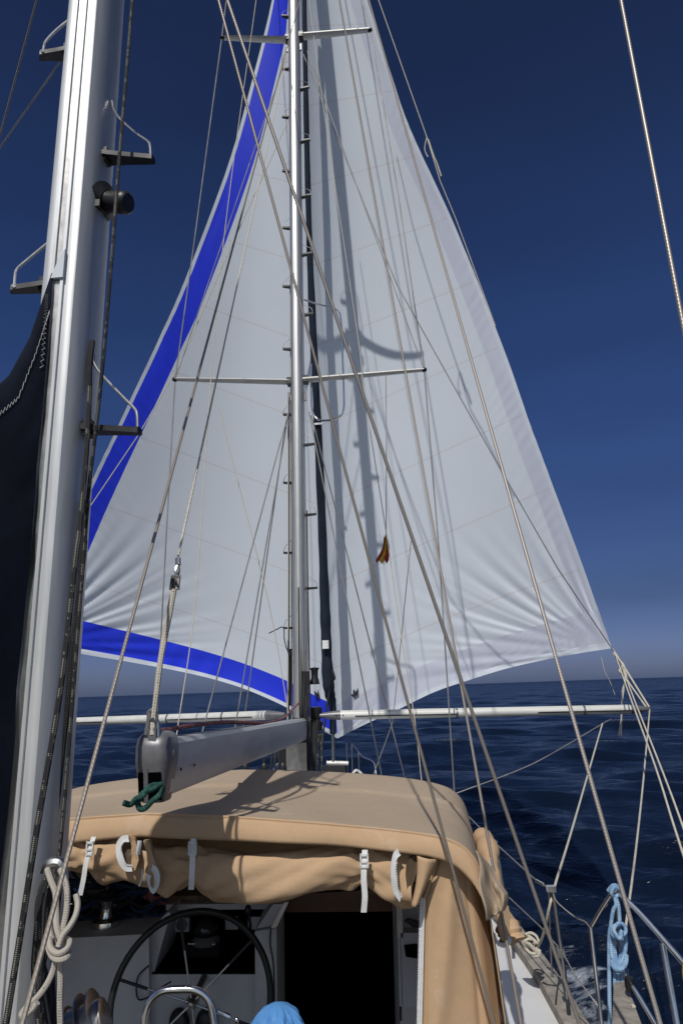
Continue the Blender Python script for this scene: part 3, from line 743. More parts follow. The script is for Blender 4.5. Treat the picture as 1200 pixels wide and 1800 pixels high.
# backstays from the main masthead
R_('backstay', 'wire ending on the white side deck right of the tan curtain', 'wire', SH, [(528, -390, 8.1), (933, 1900, 3.4)], .0070, 'wire')
R_('backstay', 'twisted wire running down the right of the sail to pass the light blue rope coil', 'wire', SH, [(537, -390, 8.1), (1188, 1900, 2.6)], .0085, 'wire_big')
R_('backstay', 'brownish doubled wire slanting down left past the topping lift to the coiled white rope', 'wire', SH, [(527, 0, 8.0), (22, 1865, 1.85)], .0068, 'wire')
# main shrouds
R_('wire_shroud', 'thin wire over both right hand spreader tips of the main mast', 'wire', SH, [(580, -340, 8.1), (635, 0, 7.85), (651, 53, 7.72), (700, 345, 7.72), (745, 650, 7.72), (771, 967, 7.62), (800, 1420, 7.55)], .0080, 'wire_thin')
R_('wire_shroud', 'thin wire over both left hand spreader tips of the main mast', 'wire', SH, [(430, -340, 8.1), (398, 0, 7.85), (390, 66, 7.72), (345, 400, 7.72), (308, 667, 7.72), (292, 950, 7.62), (272, 1330, 7.55)], .0080, 'wire_thin')
for a, b, lb in (((540, 90, 7.95), (745, 650, 7.72), 'thin diagonal wire between the upper right spreader root and lower right spreader tip'), ((506, 92, 7.95), (308, 667, 7.72), 'thin diagonal wire between the upper left spreader root and lower left spreader tip')):
    R_('wire_shroud', lb, 'wire', SH, [a, b], .0062, 'wire_thin')
for a, b, lb in (((543, 724, 7.95), (676, 1390, 7.2), 'wire fanning from the lower right spreader root, nearer the mast of two'), ((547, 730, 7.95), (716, 1385, 8.6), 'wire fanning from the lower right spreader root, farther from the mast of two'),
              ((507, 724, 7.95), (340, 1345, 7.0), 'leftmost wire fanning down from the lower left spreader root'), ((507, 728, 7.95), (402, 1345, 7.5), 'middle wire fanning down from the lower left spreader root'), ((501, 750, 7.95), (419, 1340, 8.6), 'wire fanning from the lower left spreader root, nearest to the mast')):
    R_('wire_shroud', lb, 'wire', SH, [a, b], .0078, 'wire_thin')
# ropes in front of the sails
RP = 'thin ropes in front of the headsails'
R_('topping_lift', 'thin brown rope sloping from the upper mast across the sail towards its right corner', 'rope', RP, [(533, 95, 8.0), (570, 187, 8.0), (697, 500, 8.0), (865, 800, 8.05), (980, 1000, 8.1), (1078, 1145, 8.2)], .0072, 'wire_thin')
R_('topping_lift', 'thin brown rope sloping down left across the blue strip of the left headsail', 'rope', RP, [(512, 200, 8.0), (400, 447, 8.0), (313, 647, 8.0), (242, 767, 8.05), (157, 893, 8.1), (60, 1080, 8.2)], .0066, 'wire_pale')
R_('halyard', 'thin pale line hanging slack beside the main mast past the small flag', 'rope', RP, [(538, -40, 8.0), (567, 180, 7.9), (627, 580, 7.75), (640, 690, 7.7), (683, 965, 7.6), (702, 1100, 7.55), (728, 1262, 7.5), (742, 1385, 7.5)], .0052, 'wire_pale', smooth=6)
R_('halyard', 'thin line running left to right down from the left lower spreader to the mast foot', 'rope', RP, [(374, 672, 7.74), (400, 777, 7.72), (447, 957, 7.7), (480, 1097, 7.75), (507, 1255, 7.8)], .0050, 'wire_pale', smooth=6)
R_('flag_halyard', 'thin dark line hanging from the right lower spreader down to the flag', 'rope', RP, [(678, 661, 7.72), (679, 800, 7.71), (678, 985, 7.7)], .0052, 'wire_thin')
R_('halyard', 'faint pale line down the left headsail from the upper left spreader to the boom', 'rope', RP, [(453, -20, 7.9), (400, 367, 7.3), (372, 650, 7.0), (345, 1040, 6.6), (310, 1297, 6.2)], .0050, 'wire_pale', smooth=6)
R_('pole_guy', 'thin black line and knot at the lowest left step of the main mast', 'rope', None, [(473, 1113, 8.0), (485, 1107, 7.9), (498, 1103, 7.85), (500, 1125, 7.85), (506, 1145, 7.85), (514, 1150, 7.85)], .0065, 'plain_black_rope', smooth=5)
R_('pole_guy', 'thin line from the pole near mid sail sloping down to the bow rail', 'rope', RP, [(722, 950, 8.4), (700, 1170, 9.2), (690, 1270, 9.8), (655, 1365, 10.6)], .006, 'wire_pale')
R_('leech_line', 'thin line outside the right headsail edge with a small splice', 'rope', RP, [(640, -90, 8.2), (665, 0, 8.2), (750, 242, 8.2), (773, 318, 8.2), (800, 383, 8.25), (870, 573, 8.35)], .0065, 'wire_pale')
R_('splice_tail', 'frayed pale rope tail by the splice right of the sail edge', 'rope', None, [(750, 240, 8.2), (746, 262, 8.2), (752, 276, 8.2), (748, 270, 8.2)], .007, 'white_rope', smooth=5)
R_('splice_tail', 'pale short rope knot just under the splice against the sky', 'rope', None, [(752, 245, 8.2), (762, 275, 8.2), (767, 286, 8.2), (775, 310, 8.2)], .011, 'white_rope', smooth=4)
# boom topping lift with its block
R_('topping_lift', 'pale thin wire leading down to the small black block above the boom end', 'wire', SH, [(505, 95, 7.9), (312, 984, 2.81)], .0052, 'wire_pale')
R_('topping_lift', 'thick doubled dirty white rope from the small black block to the boom end', 'rope', None, [(307, 1035, 2.760), (297, 1090, 2.760), (285, 1150, 2.740), (276, 1215, 2.730), (270, 1262, 2.720), (268, 1292, 2.710)], .0100, 'white_rope', smooth=5)
R_('topping_lift_tail', 'second dirty white rope strand beside the thick doubled one', 'rope', None, [(303, 1038, 2.770), (291, 1100, 2.760), (280, 1165, 2.750), (273, 1225, 2.740), (270, 1258, 2.730)], .0075, 'white_rope', smooth=5)
bk = thing('rope_block', 'small black pulley block on the topping lift left of the mast', 'block', W(308, 1038, 2.760))
MB().tube(WL([(313, 982, 2.800), (313, 994, 2.790)]), .012, 8).build('wire_ferrule', M['dullsteel'], bk)
MB().tube(crom(WL([(312, 992, 2.790), (309, 1003, 2.780), (312, 1012, 2.780), (315, 1003, 2.780), (312, 993, 2.790)]), 4), .006, 6).build('shackle', M['dullsteel'], bk)
for dx in (-4, 5): MB().slab(WL([(308 + dx - 3, 1012, 3.02), (308 + dx + 3, 1012, 3.02), (306 + dx + 3, 1036, 3.0), (304 + dx - 3, 1036, 3.0)]), (0, .02, 0)).build('cheek', M['black'], bk)
MB().tube(WL([(302, 1013, 2.770), (318, 1014, 2.770)]), .007, 8).build('pin', M['dullsteel'], bk)
# clew lines to the right hand pole end
CL = 'ropes at the right hand sail corner'
for pts, r, mt, lb in (([(1075, 1140, 8.6), (1092, 1166, 8.4), (1140, 1243, 8.1)], .011, 'white_rope', 'braided pale rope joining the sail corner to the pole end, outer of two'),
                   ([(1078, 1145, 8.6), (1097, 1188, 8.4), (1136, 1245, 8.1)], .009, 'wire_pale', 'pale rope joining the sail corner to the pole end, inner of two'),
                   ([(1080, 1148, 8.55), (1103, 1215, 7.4), (1150, 1345, 5.6), (1183, 1450, 4.8), (1235, 1610, 4.0)], .0075, 'wire_pale', 'pale sheet rope leading aft from the sail corner, inner of two'),
                   ([(1090, 1165, 8.5), (1112, 1225, 7.4), (1165, 1360, 5.6), (1200, 1455, 4.8), (1255, 1610, 4.0)], .0075, 'wire_pale', 'pale sheet rope leading aft from the sail corner, outer of two'),
                   ([(1095, 1172, 8.4), (1100, 1192, 8.3), (1093, 1215, 8.3), (1092, 1255, 8.3), (1087, 1294, 8.3)], .009, 'white_rope', 'pale rope tail hanging from the sail corner, left of two'),
                   ([(1097, 1172, 8.38), (1097, 1200, 8.28), (1092, 1240, 8.28), (1091, 1294, 8.28)], .009, 'white_rope', 'pale rope tail hanging from the sail corner, right of two'),
                   ([(1078, 1148, 8.55), (1086, 1160, 8.5), (1095, 1170, 8.45), (1088, 1180, 8.4), (1098, 1186, 8.4)], .016, 'white_rope', 'pale knot of rope under the sail corner'),
                   ([(1056, 1155, 8.6), (1062, 1180, 8.6), (1070, 1195, 8.6), (1080, 1221, 8.6)], .0035, 'wire_pale', 'very thin loose string hanging from the sail foot near its right corner'),
                   ([(1141, 1247, 8.1), (1130, 1370, 6.4), (1116, 1500, 5.2), (1100, 1622, 4.4), (1094, 1668, 4.2)], .0075, 'white_rope', 'speckled rope dropping from the pole end to the stern rail'),
                   ([(1074, 1264, 8.1), (1057, 1273, 8.0), (960, 1330, 7.6), (900, 1358, 7.5), (800, 1395, 7.4)], .0062, 'wire_thin', 'twisted pale rope sagging from the pole down left towards the tan roof'),
                   ([(1058, 1272, 8.0), (1007, 1450, 5.6), (972, 1566, 4.55), (955, 1640, 4.65), (945, 1664, 4.8)], .0080, 'white_rope', 'speckled rope from the pole down past the guard rail post to the deck cleat')):
    R_('sail_rope', lb, 'rope', CL, pts, r, mt, smooth=5)
# ropes and wires left of and beside the mizzen mast
MR = 'ropes beside the mizzen mast'
for pts, r, mt, lb in (([(236, -60, 2.32), (233, 0, 2.32), (209, 290, 2.26), (193, 500, 2.26), (176, 690, 2.3), (155, 873, 2.34), (147, 985, 2.36), (110, 1447, 2.36), (95, 1560, 2.36)], .0072, 'black_rope', 'black speckled rope passing in front of the deck light and steps'),
                   ([(158, 680, 2.33), (152, 800, 2.32), (140, 930, 2.3), (133, 983, 2.28), (107, 1210, 2.24), (67, 1447, 2.2), (40, 1620, 2.2), (8, 1820, 2.2)], .0100, 'black_rope', 'thick black speckled rope lying down the right side of the mizzen mast'),
                   ([(154, 880, 2.38), (138, 1050, 2.38), (123, 1200, 2.38), (104, 1380, 2.38), (92, 1500, 2.38)], .0100, 'plain_black_rope', 'plain black rope against the mizzen mast, behind the speckled ones'),
                   ([(150, 950, 2.42), (128, 1180, 2.42), (112, 1330, 2.42), (98, 1500, 2.42)], .009, 'plain_black_rope', 'plain black rope between the mizzen mast and the sea'),
                   ([(157, 690, 2.36), (158, 640, 2.36), (163, 600, 2.38)], .011, 'plain_black_rope', 'black rope end at the root of the lower right mizzen step'),
                   ([(84, 1540, 2.3), (70, 1580, 2.28), (66, 1640, 2.27), (62, 1700, 2.27), (66, 1760, 2.28), (74, 1830, 2.3)], .012, 'black_rope', 'black speckled hank loop behind the white rope coil, left strand'),
                   ([(88, 1545, 2.34), (86, 1600, 2.33), (80, 1660, 2.33), (72, 1720, 2.33), (80, 1780, 2.33), (90, 1840, 2.33)], .013, 'black_rope', 'black speckled hank loop behind the white rope coil, right strand'),
                   ([(74, 1560, 2.36), (66, 1620, 2.36), (72, 1690, 2.36), (86, 1760, 2.36), (70, 1840, 2.36)], .014, 'plain_black_rope', 'plain black rope mass behind the white coil'),
                   ([(100, 1500, 2.4), (104, 1560, 2.4), (96, 1640, 2.4), (92, 1720, 2.4), (98, 1820, 2.4)], .010, 'plain_black_rope', 'plain black rope right behind the white coil knot')):
    R_('black_rope', lb, 'rope', MR, pts, r, mt, smooth=6)
R_('wire_stay', 'wire against the sky at the upper left corner, steeper of two', 'wire', SH, [(80, -60, 2.9), (65, 0, 3.0), (0, 240, 3.4), (-60, 460, 3.8)], .0052, 'wire')
R_('wire_stay', 'wire against the sky at the upper left corner, flatter of two', 'wire', SH, [(122, 92, 2.55), (110, 103, 2.6), (0, 260, 3.0), (-60, 346, 3.2)], .0042, 'wire_thin')

# ------------------------------------------------------------------ small flag on the halyard
fl = thing('courtesy_flag', 'small drooping red and yellow striped flag below the right lower spreader', 'flag', W(676, 985, 7.7))
def flagp(x0, x1):
    def f(s, t):
        px = lerp(x0, x1, s) + 4 * math.sin(t * 3 + 1); py = lerp(945, 985, t) - 4 * s * (1 - t) + (6 * t * (1 - abs(2 * s - 1)))
        sp = .25 + .95 * t
        px = 676 + (px - 676) * sp * 1.1
        return W(px, py, 7.66 + .03 * math.sin(s * 5 + t * 4))
    return f
MB().grid(flagp(667, 671), 4, 10).build('red_stripe', M['red'], fl, solid=.003)
MB().grid(flagp(671, 679), 6, 10).build('yellow_stripe', M['gold'], fl, solid=.003)
MB().grid(flagp(679, 684), 4, 10).build('red_stripe', M['red'], fl, solid=.003)
MB().tube(WL([(678, 940, 7.68), (679, 946, 7.68)]), .012, 8).build('toggle', M['white_web'], fl)
MB().tube(WL([(674, 980, 7.66), (674, 993, 7.66)]), .006, 6).build('tail_cord', M['white_web'], fl)
# ------------------------------------------------------------------ canvas roof over the cockpit
HR = Vector((0, 0, 0))
def half(pts, y):                        # control pixels of the starboard half -> boat-frame (bx, z) list at depth y
    P = [W(a, b, y) for a, b in pts]; q = [toB(p) for p in P]
    return [(a, by, z) for a, by, z in q]
def section(pts, y, n=40):
    h = half(pts, y); by = sum(p[1] for p in h) / len(h)
    c = crom([Vector((a, b, z)) for a, b, z in h], 8)
    d = [0]
    for i in range(1, len(c)): d.append(d[-1] + (c[i] - c[i - 1]).length)
    out = []
    for k in range(n + 1):
        x = d[-1] * k / n; j = min(len(c) - 2, max(0, int(np.searchsorted(d, x)) - 1))
        f = (x - d[j]) / max(1e-9, d[j + 1] - d[j]); out.append(c[j].lerp(c[j + 1], f))
    return out                            # from the centreline outwards to starboard
YR, YF = 3.40, 5.2
seam = section([(255, 1431), (400, 1436), (500, 1443), (600, 1451), (700, 1461), (780, 1474), (826, 1500), (848, 1545), (858, 1590)], YR)
seamL = section([(255, 1470), (400, 1477), (500, 1481), (600, 1487), (690, 1496), (755, 1506), (800, 1522), (838, 1562), (855, 1612)], YR - .03)
front = section([(425, 1353), (500, 1354), (600, 1358), (700, 1366), (765, 1377), (798, 1391), (815, 1412), (824, 1440), (828, 1465)], YF)
c0 = seam[0]; cF = front[0]; cL = seamL[0]
def full(sec, k):                         # k in -1..1
    p = sec[0]; a = abs(k) * (len(sec) - 1); j = min(len(sec) - 2, int(a)); v = sec[j].lerp(sec[j + 1], a - j)
    dx = v.x - sec[0].x
    return Vector((sec[0].x + (dx if k >= 0 else -dx), v.y, v.z))
def bw(v): return B(v.x, v.y, v.z)
hd = thing('cockpit_canopy', 'tan canvas canopy over the cockpit with a rolled up rear flap and white zips', 'canopy', B(.2, 4.3, -1.9))
def roofp(s, t):
    k = 2 * s - 1; a, b = full(seam, k), full(front, k); v = a.lerp(b, t)
    sag = -.022 * math.sin(math.pi * t) ** 2 * (1 - abs(k) ** 4) + .018 * math.exp(-((t - .62) / .02) ** 2)
    v.z += sag + .004 * math.sin(k * 17 + t * 9) * (1 - t)
    return bw(v)
MB().grid(roofp, 110, 60).build('roof_panel', M['canvas_top'], hd, solid=.004)
def hemp(s, t):
    k = 2 * s - 1; a, b = full(seam, k), full(seamL, k); v = a.lerp(b, t)
    v.y -= .012 + .012 * math.sin(math.pi * t) + .006 * t * math.sin(k * 21)
    return bw(v)
MB().grid(hemp, 120, 6).build('rear_hem', M['canvas'], hd, solid=.005)
g = MB(); g.tube([bw(full(seam, k)) - BF * .012 + Vector((0, 0, .002)) for k in np.linspace(-.97, .97, 90)], .0065, 6); g.build('seam_piping', M['canvas'], hd)
# front and side walls below the roof
def frontp(s, t):
    k = 2 * s - 1; v = full(front, k); e = Vector((v.x * 1.0, v.y + .28, -1.28 if abs(k) < .8 else -1.5)); return bw(v.lerp(e, t))
MB().grid(frontp, 40, 6).build('front_shade_panel', M['canvas'], hd, solid=.004)  # opaque panel added so that the cockpit stays dark
for sg in (1, -1):
    def sidep(s, t, sg=sg):
        a, b = full(seam, sg * .985), full(front, sg * .985); v = a.lerp(b, s); e = Vector((v.x + sg * .05, v.y, -1.62)); w = v.lerp(e, t)
        w.x += sg * .012 * math.sin(s * 14) * math.sin(math.pi * t); return bw(w)
    MB().grid(sidep, 30, 10).build('side_curtain', M['canvas'], hd, solid=.004)
# right hand rear curtain with folds
def curt(s, t):
    py = lerp(1498, 1900, t)
    xl = interp([(1498, 768), (1512, 768), (1578, 743), (1800, 738), (1900, 735)], py); xr = interp([(1498, 830), (1550, 842), (1620, 856), (1700, 868), (1800, 880), (1900, 890)], py)
    px = lerp(xl, xr, s)
    if t < .04: py = lerp(1500 + 22 * s * s, py, t / .04)
    y = 3.44 + .10 * s ** 3 + .30 * max(0, s - .82)
    f = .020 * math.exp(-((s - (.55 - .45 * t)) / .12) ** 2) * min(1, t * 4) - .016 * math.exp(-((s - .74) / .035) ** 2) * min(1, t * 2) + .012 * math.exp(-((s - .88) / .05) ** 2) - .012 * math.exp(-((s - .06) / .03) ** 2)
    return W(px, py, y - f)
MB().grid(curt, 60, 60).build('rear_curtain', M['canvas'], hd, solid=.004)
q = [curt(0, t) - Vector((.006, .006, 0)) for t in np.linspace(.20, 1, 150)]
def curtl(s, t):
    v = full(seamL, -lerp(.72, .985, s)); p = bw(v); e = Vector((p.x, p.y + .05, 3.2 - 1.62)); return p.lerp(e, t) + Vector((0, .08 + .015 * math.sin(9 * s) * t, 0))
MB().grid(curtl, 20, 16).build('rear_curtain', M['canvas'], hd, solid=.004)  # port curtain, added to keep sky light out of the cockpit
g = MB()
for i, p in enumerate(q): g.box(p + Vector((-.004 if i % 2 else .002, 0, 0)), .012, .006, .0055)
g.build('zip', M['white_web'], hd, smooth=False)
g = MB(); g.tube([p + Vector((.010, -.002, 0)) for p in q[::6]], .005, 6); g.build('zip_tape', M['white_web'], hd)
# ear at the right rear corner
def ear(s, t):
    px = lerp(lerp(836, 853, t), lerp(858, 893, min(1, t * 1.6)), s) - (10 * (t - .7) * 3 * s if t > .7 else 0); py = lerp(1495, 1618, t) - 18 * s * t + (24 * s * (1 - t))
    return W(px + 2.5 * math.sin(9 * t), py, 3.33 + .12 * s - (.035 * math.sin(s * 7 + t * 3) + .02 * math.sin(s * 15 - t * 6)) * (t + .15))
MB().grid(ear, 16, 22).build('corner_flap', M['canvas_top'], hd, solid=.006)
# rolled up side window with its white zip
def sroll(pts, rad): 
    P = crom(WL(pts), 6); r = list(np.interp(np.linspace(0, 1, len(P)), np.linspace(0, 1, len(rad)), rad)); return P, r
P, r_ = sroll([(846, 1470, 4.5), (856, 1490, 4.3), (866, 1535, 4.05), (878, 1590, 3.85), (892, 1630, 3.75), (900, 1655, 3.72)], [.05, .062, .035, .03, .055, .07])
r_ = [a * (1 + .12 * math.sin(i * 1.1) + .07 * math.sin(i * 2.7)) for i, a in enumerate(r_)]
MB().tube(P, r_, 18).build('rolled_side_window', M['canvas'], hd)
MB().loft([WL([(872, 1622, 3.62), (885, 1585, 3.7), (897, 1610, 3.72), (911, 1655, 3.7), (900, 1664, 3.66), (880, 1652, 3.62)]), WL([(874, 1624, 3.72), (886, 1588, 3.78), (898, 1612, 3.8), (911, 1655, 3.78), (900, 1664, 3.76), (881, 1652, 3.72)])]).build('side_window_end', M['canvas'], hd, ang=20)
MB().tube(crom(WL([(866, 1640, 3.6), (872, 1655, 3.58), (884, 1662, 3.58), (894, 1655, 3.6), (895, 1648, 3.62)]), 5), .010, 6, flat=.5).build('side_zip', M['white_web'], hd)
MB().tube(crom(WL([(853, 1480, 4.35), (862, 1512, 4.1), (868, 1545, 3.95), (870, 1560, 3.9)]), 5), .008, 6).build('side_zip', M['white_web'], hd)
# the rolled rear flap under the hem, gathered by straps
ctl = [(85, 1500, 28), (120, 1500, 29), (153, 1503, 24), (185, 1510, 34), (225, 1506, 33), (262, 1520, 30), (300, 1530, 36), (338, 1524, 27), (375, 1538, 38), (415, 1540, 38), (460, 1542, 37), (520, 1536, 35), (590, 1524, 32), (638, 1522, 26), (665, 1533, 33), (700, 1541, 42), (722, 1545, 44)]
P = crom([W(a, b, 3.47) for a, b, c in ctl], 9); rr = list(np.interp(np.linspace(0, 1, len(P)), np.linspace(0, 1, len(ctl)), [c[2] * 3.4 / FPX for c in ctl]))
g = MB(); n = 40; rings = []
straps = (153, 338, 638)
for i, p in enumerate(P):
    px, _ = proj(p); ring = []
    near = min(abs(px - s) for s in straps)
    for k in range(n):
        a = 2 * math.pi * k / n; gath = math.exp(-near / 34)
        ph = 5 * math.sin(px * .011 + 1)
        g1 = math.exp(-near / 42)
        w = 1 - .16 * math.exp(-(near / 12) ** 2) + (.13 * math.sin(a * 6 + px * .07) + .07 * math.sin(a * 11 - px * .10)) * g1 * min(1, near / 10 + .3) + .09 * math.sin(a * 3 + px * .030) + .05 * math.sin(a * 4 - px * .055 + ph) + .03 * math.sin(a * 9 + px * .09)
        ring.append(p + BF * (math.cos(a) * rr[i] * .85 * w) + Vector((0, 0, math.sin(a) * rr[i] * w)))
    rings.append(ring)
g.loft(rings); fr = g.build('rolled_rear_flap', M['canvas'], hd, ang=60)
def ring_zip(pts, y, w, centre, name='zip_loop'):      # flat zip band round an open end, teeth along its inner edge
    P = crom([W(a, b, y + c) for a, b, c in pts], 8); C = W(*centre, y); rings = []
    teeth = MB()
    for i, p in enumerate(P):
        d = C - p; d = d.normalized()
        q = p + d * w; rings.append([p, p + Vector((0, .006, 0)), q + Vector((0, .006, 0)), q])
        if i % 2 == 0: teeth.box(q + d * .002 - Vector((0, .002, 0)), .007, .005, .005)
    o = MB().loft(rings).build(name, M['white_web'], fr, ang=30)
    teeth.build('zip_teeth', M['white_web'], fr, smooth=False)
# left open end: a cuff of canvas with a white zip round its rim
cuff = [(226, 1468, 0), (214, 1470, 0), (205, 1482, -.01), (204, 1500, -.02), (209, 1518, -.02), (220, 1531, -.01), (233, 1532, 0)]
ring_zip(cuff, 3.35, .024, (228, 1500))
MB().slab(WL([(222, 1472, 3.38), (212, 1478, 3.37), (209, 1498, 3.37), (214, 1518, 3.37), (226, 1529, 3.38), (236, 1522, 3.38), (240, 1500, 3.38), (234, 1478, 3.38)]), (0, .03, 0)).build('cuff_inside', M['canvas_shade'], fr, smooth=False)  # dark slab as painted shade in the open end
MB().slab(WL([(226, 1468, 3.36), (237, 1474, 3.35), (242, 1492, 3.35), (244, 1512, 3.35), (238, 1530, 3.36), (230, 1530, 3.37), (232, 1505, 3.37), (230, 1482, 3.37)]), (0, .03, 0)).build('cuff_outside', M['canvas'], fr, smooth=False)
tongue = [(252, 1478), (258, 1500), (262, 1545), (265, 1565), (272, 1570), (281, 1560), (283, 1540), (274, 1518), (266, 1495), (262, 1476)]
MB().slab([W(a, b, 3.34) for a, b in tongue], (0, .03, 0)).build('zip_tongue', M['canvas'], fr, smooth=False)
ring_zip([(268, 1519, 0), (277, 1527, 0), (281, 1541, 0), (279, 1556, 0), (271, 1571, 0), (264, 1566, 0), (259, 1550, 0), (256, 1535, 0)], 3.33, .018, (266, 1540))
MB().tube(WL([(246, 1478, 3.32), (243, 1502, 3.32)]), .010, 6, flat=.4).build('zip_pull', M['white_web'], fr)
MB().tube(crom(WL([(251, 1528, 3.34), (250, 1542, 3.34), (245, 1558, 3.34)]), 4), .004, 6).build('zip_cord', M['white_web'], fr)
# right open end
ring_zip([(699, 1492, 0), (691, 1500, -.01), (687, 1520, -.02), (687, 1545, -.02), (691, 1568, -.01), (702, 1586, 0)], 3.34, .024, (715, 1540))
MB().slab(WL([(730, 1503, 3.38), (720, 1508, 3.37), (714, 1522, 3.36), (713, 1540, 3.36), (716, 1570, 3.36), (722, 1592, 3.37), (724, 1560, 3.37), (732, 1530, 3.38), (733, 1510, 3.39)]), (0, .02, 0)).build('cuff_inside', M['canvas_shade'], fr, smooth=False)  # shade of the open end put in as dark cloth
def cone(s, t):
    a = W(lerp(733, 722, t) + 4 * math.sin(math.pi * t), lerp(1504, 1593, t), 3.36); b = W(lerp(769, 735, t), lerp(1510, 1588, t), 3.38)
    p = a.lerp(b, s); return p + Vector((0, -.03 * math.sin(math.pi * s), 0))
MB().grid(cone, 10, 14).build('cuff_outside', M['canvas'], fr, solid=.005)
for (pts, wpx) in (([(165, 1471), (159, 1490), (151, 1520), (147, 1545), (141, 1574)], 8), ([(340, 1474), (339, 1490), (338, 1525), (337, 1545), (336, 1564)], 9), ([(641, 1494), (640, 1512), (639, 1545), (641, 1575), (639, 1604)], 9)):
    P = crom([W(a, b, 3.345 - .015 * math.sin(math.pi * i / 4)) for i, (a, b) in enumerate(pts)], 6); hw = wpx / 2 * 3.35 / FPX
    so = MB().loft([[p + BR * a + BF * b for a, b in ((-hw, 0), (hw, 0), (hw, .003), (-hw, .003))] for p in P]).build('strap', M['white_web'], hd, ang=20)
    p = P[6]; bc = MB()
    for dz, h in ((.022, .008), (-.006, .007), (-.026, .008)): bc.box(p + Vector((0, -.006, dz)), hw * 2.9, .008, h)
    for dx in (-1, 1): bc.box(p + BR * (dx * hw * 1.25) + Vector((0, -.006, 0)), hw * .5, .008, .056)
    bc.build('buckle', M['white_web'], so, smooth=False)

# ------------------------------------------------------------------ cockpit bulkhead, wheel and fittings
bh = thing('cockpit_bulkhead', 'shaded white cockpit bulkhead with a dark instrument recess and an open black companionway', 'bulkhead', W(480, 1800, 4.8))
def panel(name, pts, y, dy, mat, parent=bh): return MB().slab([W(a, b, y) for a, b in pts], (0, dy, 0)).build(name, mat, parent, smooth=False)
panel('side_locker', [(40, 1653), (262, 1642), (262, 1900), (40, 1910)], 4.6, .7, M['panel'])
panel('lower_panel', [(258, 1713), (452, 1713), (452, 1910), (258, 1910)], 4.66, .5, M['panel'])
panel('recess_back', [(240, 1560), (470, 1560), (470, 1760), (240, 1760)], 5.22, .03, M['dark'])  # recess shade painted as a near-black sheet
panel('recess_side', [(262, 1640), (262, 1713), (270, 1713), (300, 1604), (294, 1604)], 4.67, .5, M['gel_grey'])
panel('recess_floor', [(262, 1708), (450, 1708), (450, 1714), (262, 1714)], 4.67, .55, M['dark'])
panel('top_shelf', [(292, 1590), (486, 1588), (486, 1598), (292, 1600)], 4.9, .5, M['gel_grey'])
panel('top_frame', [(292, 1575), (486, 1573), (486, 1588), (292, 1590)], 4.95, .5, M['canvas_shade'])
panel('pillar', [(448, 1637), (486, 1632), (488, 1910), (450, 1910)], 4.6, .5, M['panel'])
panel('pillar_top', [(451, 1632), (486, 1627), (505, 1588), (480, 1590)], 4.63, .4, M['gel_grey'])
panel('slide_rail', [(476, 1632), (486, 1630), (507, 1586), (500, 1586)], 4.56, .03, M['dullsteel'])
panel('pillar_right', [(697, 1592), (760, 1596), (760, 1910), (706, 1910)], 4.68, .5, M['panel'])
panel('slide_rail', [(696, 1590), (706, 1592), (708, 1648), (698, 1648)], 4.58, .05, M['dullsteel'])
panel('companionway_beam', [(486, 1575), (712, 1560), (712, 1602), (486, 1604)], 5.15, .08, M['wood'])
# cabin seen through the companionway, its shade painted near black: floor, sides, back
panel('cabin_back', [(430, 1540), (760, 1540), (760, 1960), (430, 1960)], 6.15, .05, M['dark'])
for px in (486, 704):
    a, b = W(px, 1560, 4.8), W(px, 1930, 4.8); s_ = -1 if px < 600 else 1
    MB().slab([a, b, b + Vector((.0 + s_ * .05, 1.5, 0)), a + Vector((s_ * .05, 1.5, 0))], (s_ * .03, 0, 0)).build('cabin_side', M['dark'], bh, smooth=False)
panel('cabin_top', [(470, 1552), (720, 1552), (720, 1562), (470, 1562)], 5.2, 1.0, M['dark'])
MB().slab([B(-1.5, 5.3, -1.30), B(1.5, 5.3, -1.30), B(1.45, 6.4, -1.30), B(-1.45, 6.4, -1.30)], (0, 0, .05)).build('roof_light_stop', M['gel'], bh)  # opaque slab added to stop light leaking down into the cockpit
panel('windscreen_frame', [(160, 1545), (262, 1548), (262, 1556), (160, 1554)], 5.1, .04, M['gel_grey'])
panel('windscreen_frame', [(150, 1600), (172, 1545), (180, 1548), (160, 1604)], 5.05, .04, M['gel_grey'])
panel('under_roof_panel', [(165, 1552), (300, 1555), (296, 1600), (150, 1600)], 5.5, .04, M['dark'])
panel('under_roof_panel', [(300, 1545), (480, 1545), (480, 1578), (300, 1578)], 5.55, .04, M['gel_grey'])
pk = panel('winch_handle_pocket', [(704, 1640), (735, 1640), (733, 1770), (708, 1772)], 4.58, .1, M['gel_grey'])
panel('pocket_opening', [(710, 1662), (733, 1660), (733, 1685), (713, 1682)], 4.565, .012, M['dark'])  # black slab painted in for the pocket's inner shade
panel('black_catch', [(711, 1620), (717, 1616), (738, 1622), (738, 1632), (725, 1630)], 4.57, .03, M['black'])
panel('hinge', [(702, 1772), (706, 1772), (706, 1795), (703, 1795)], 4.57, .02, M['black'])
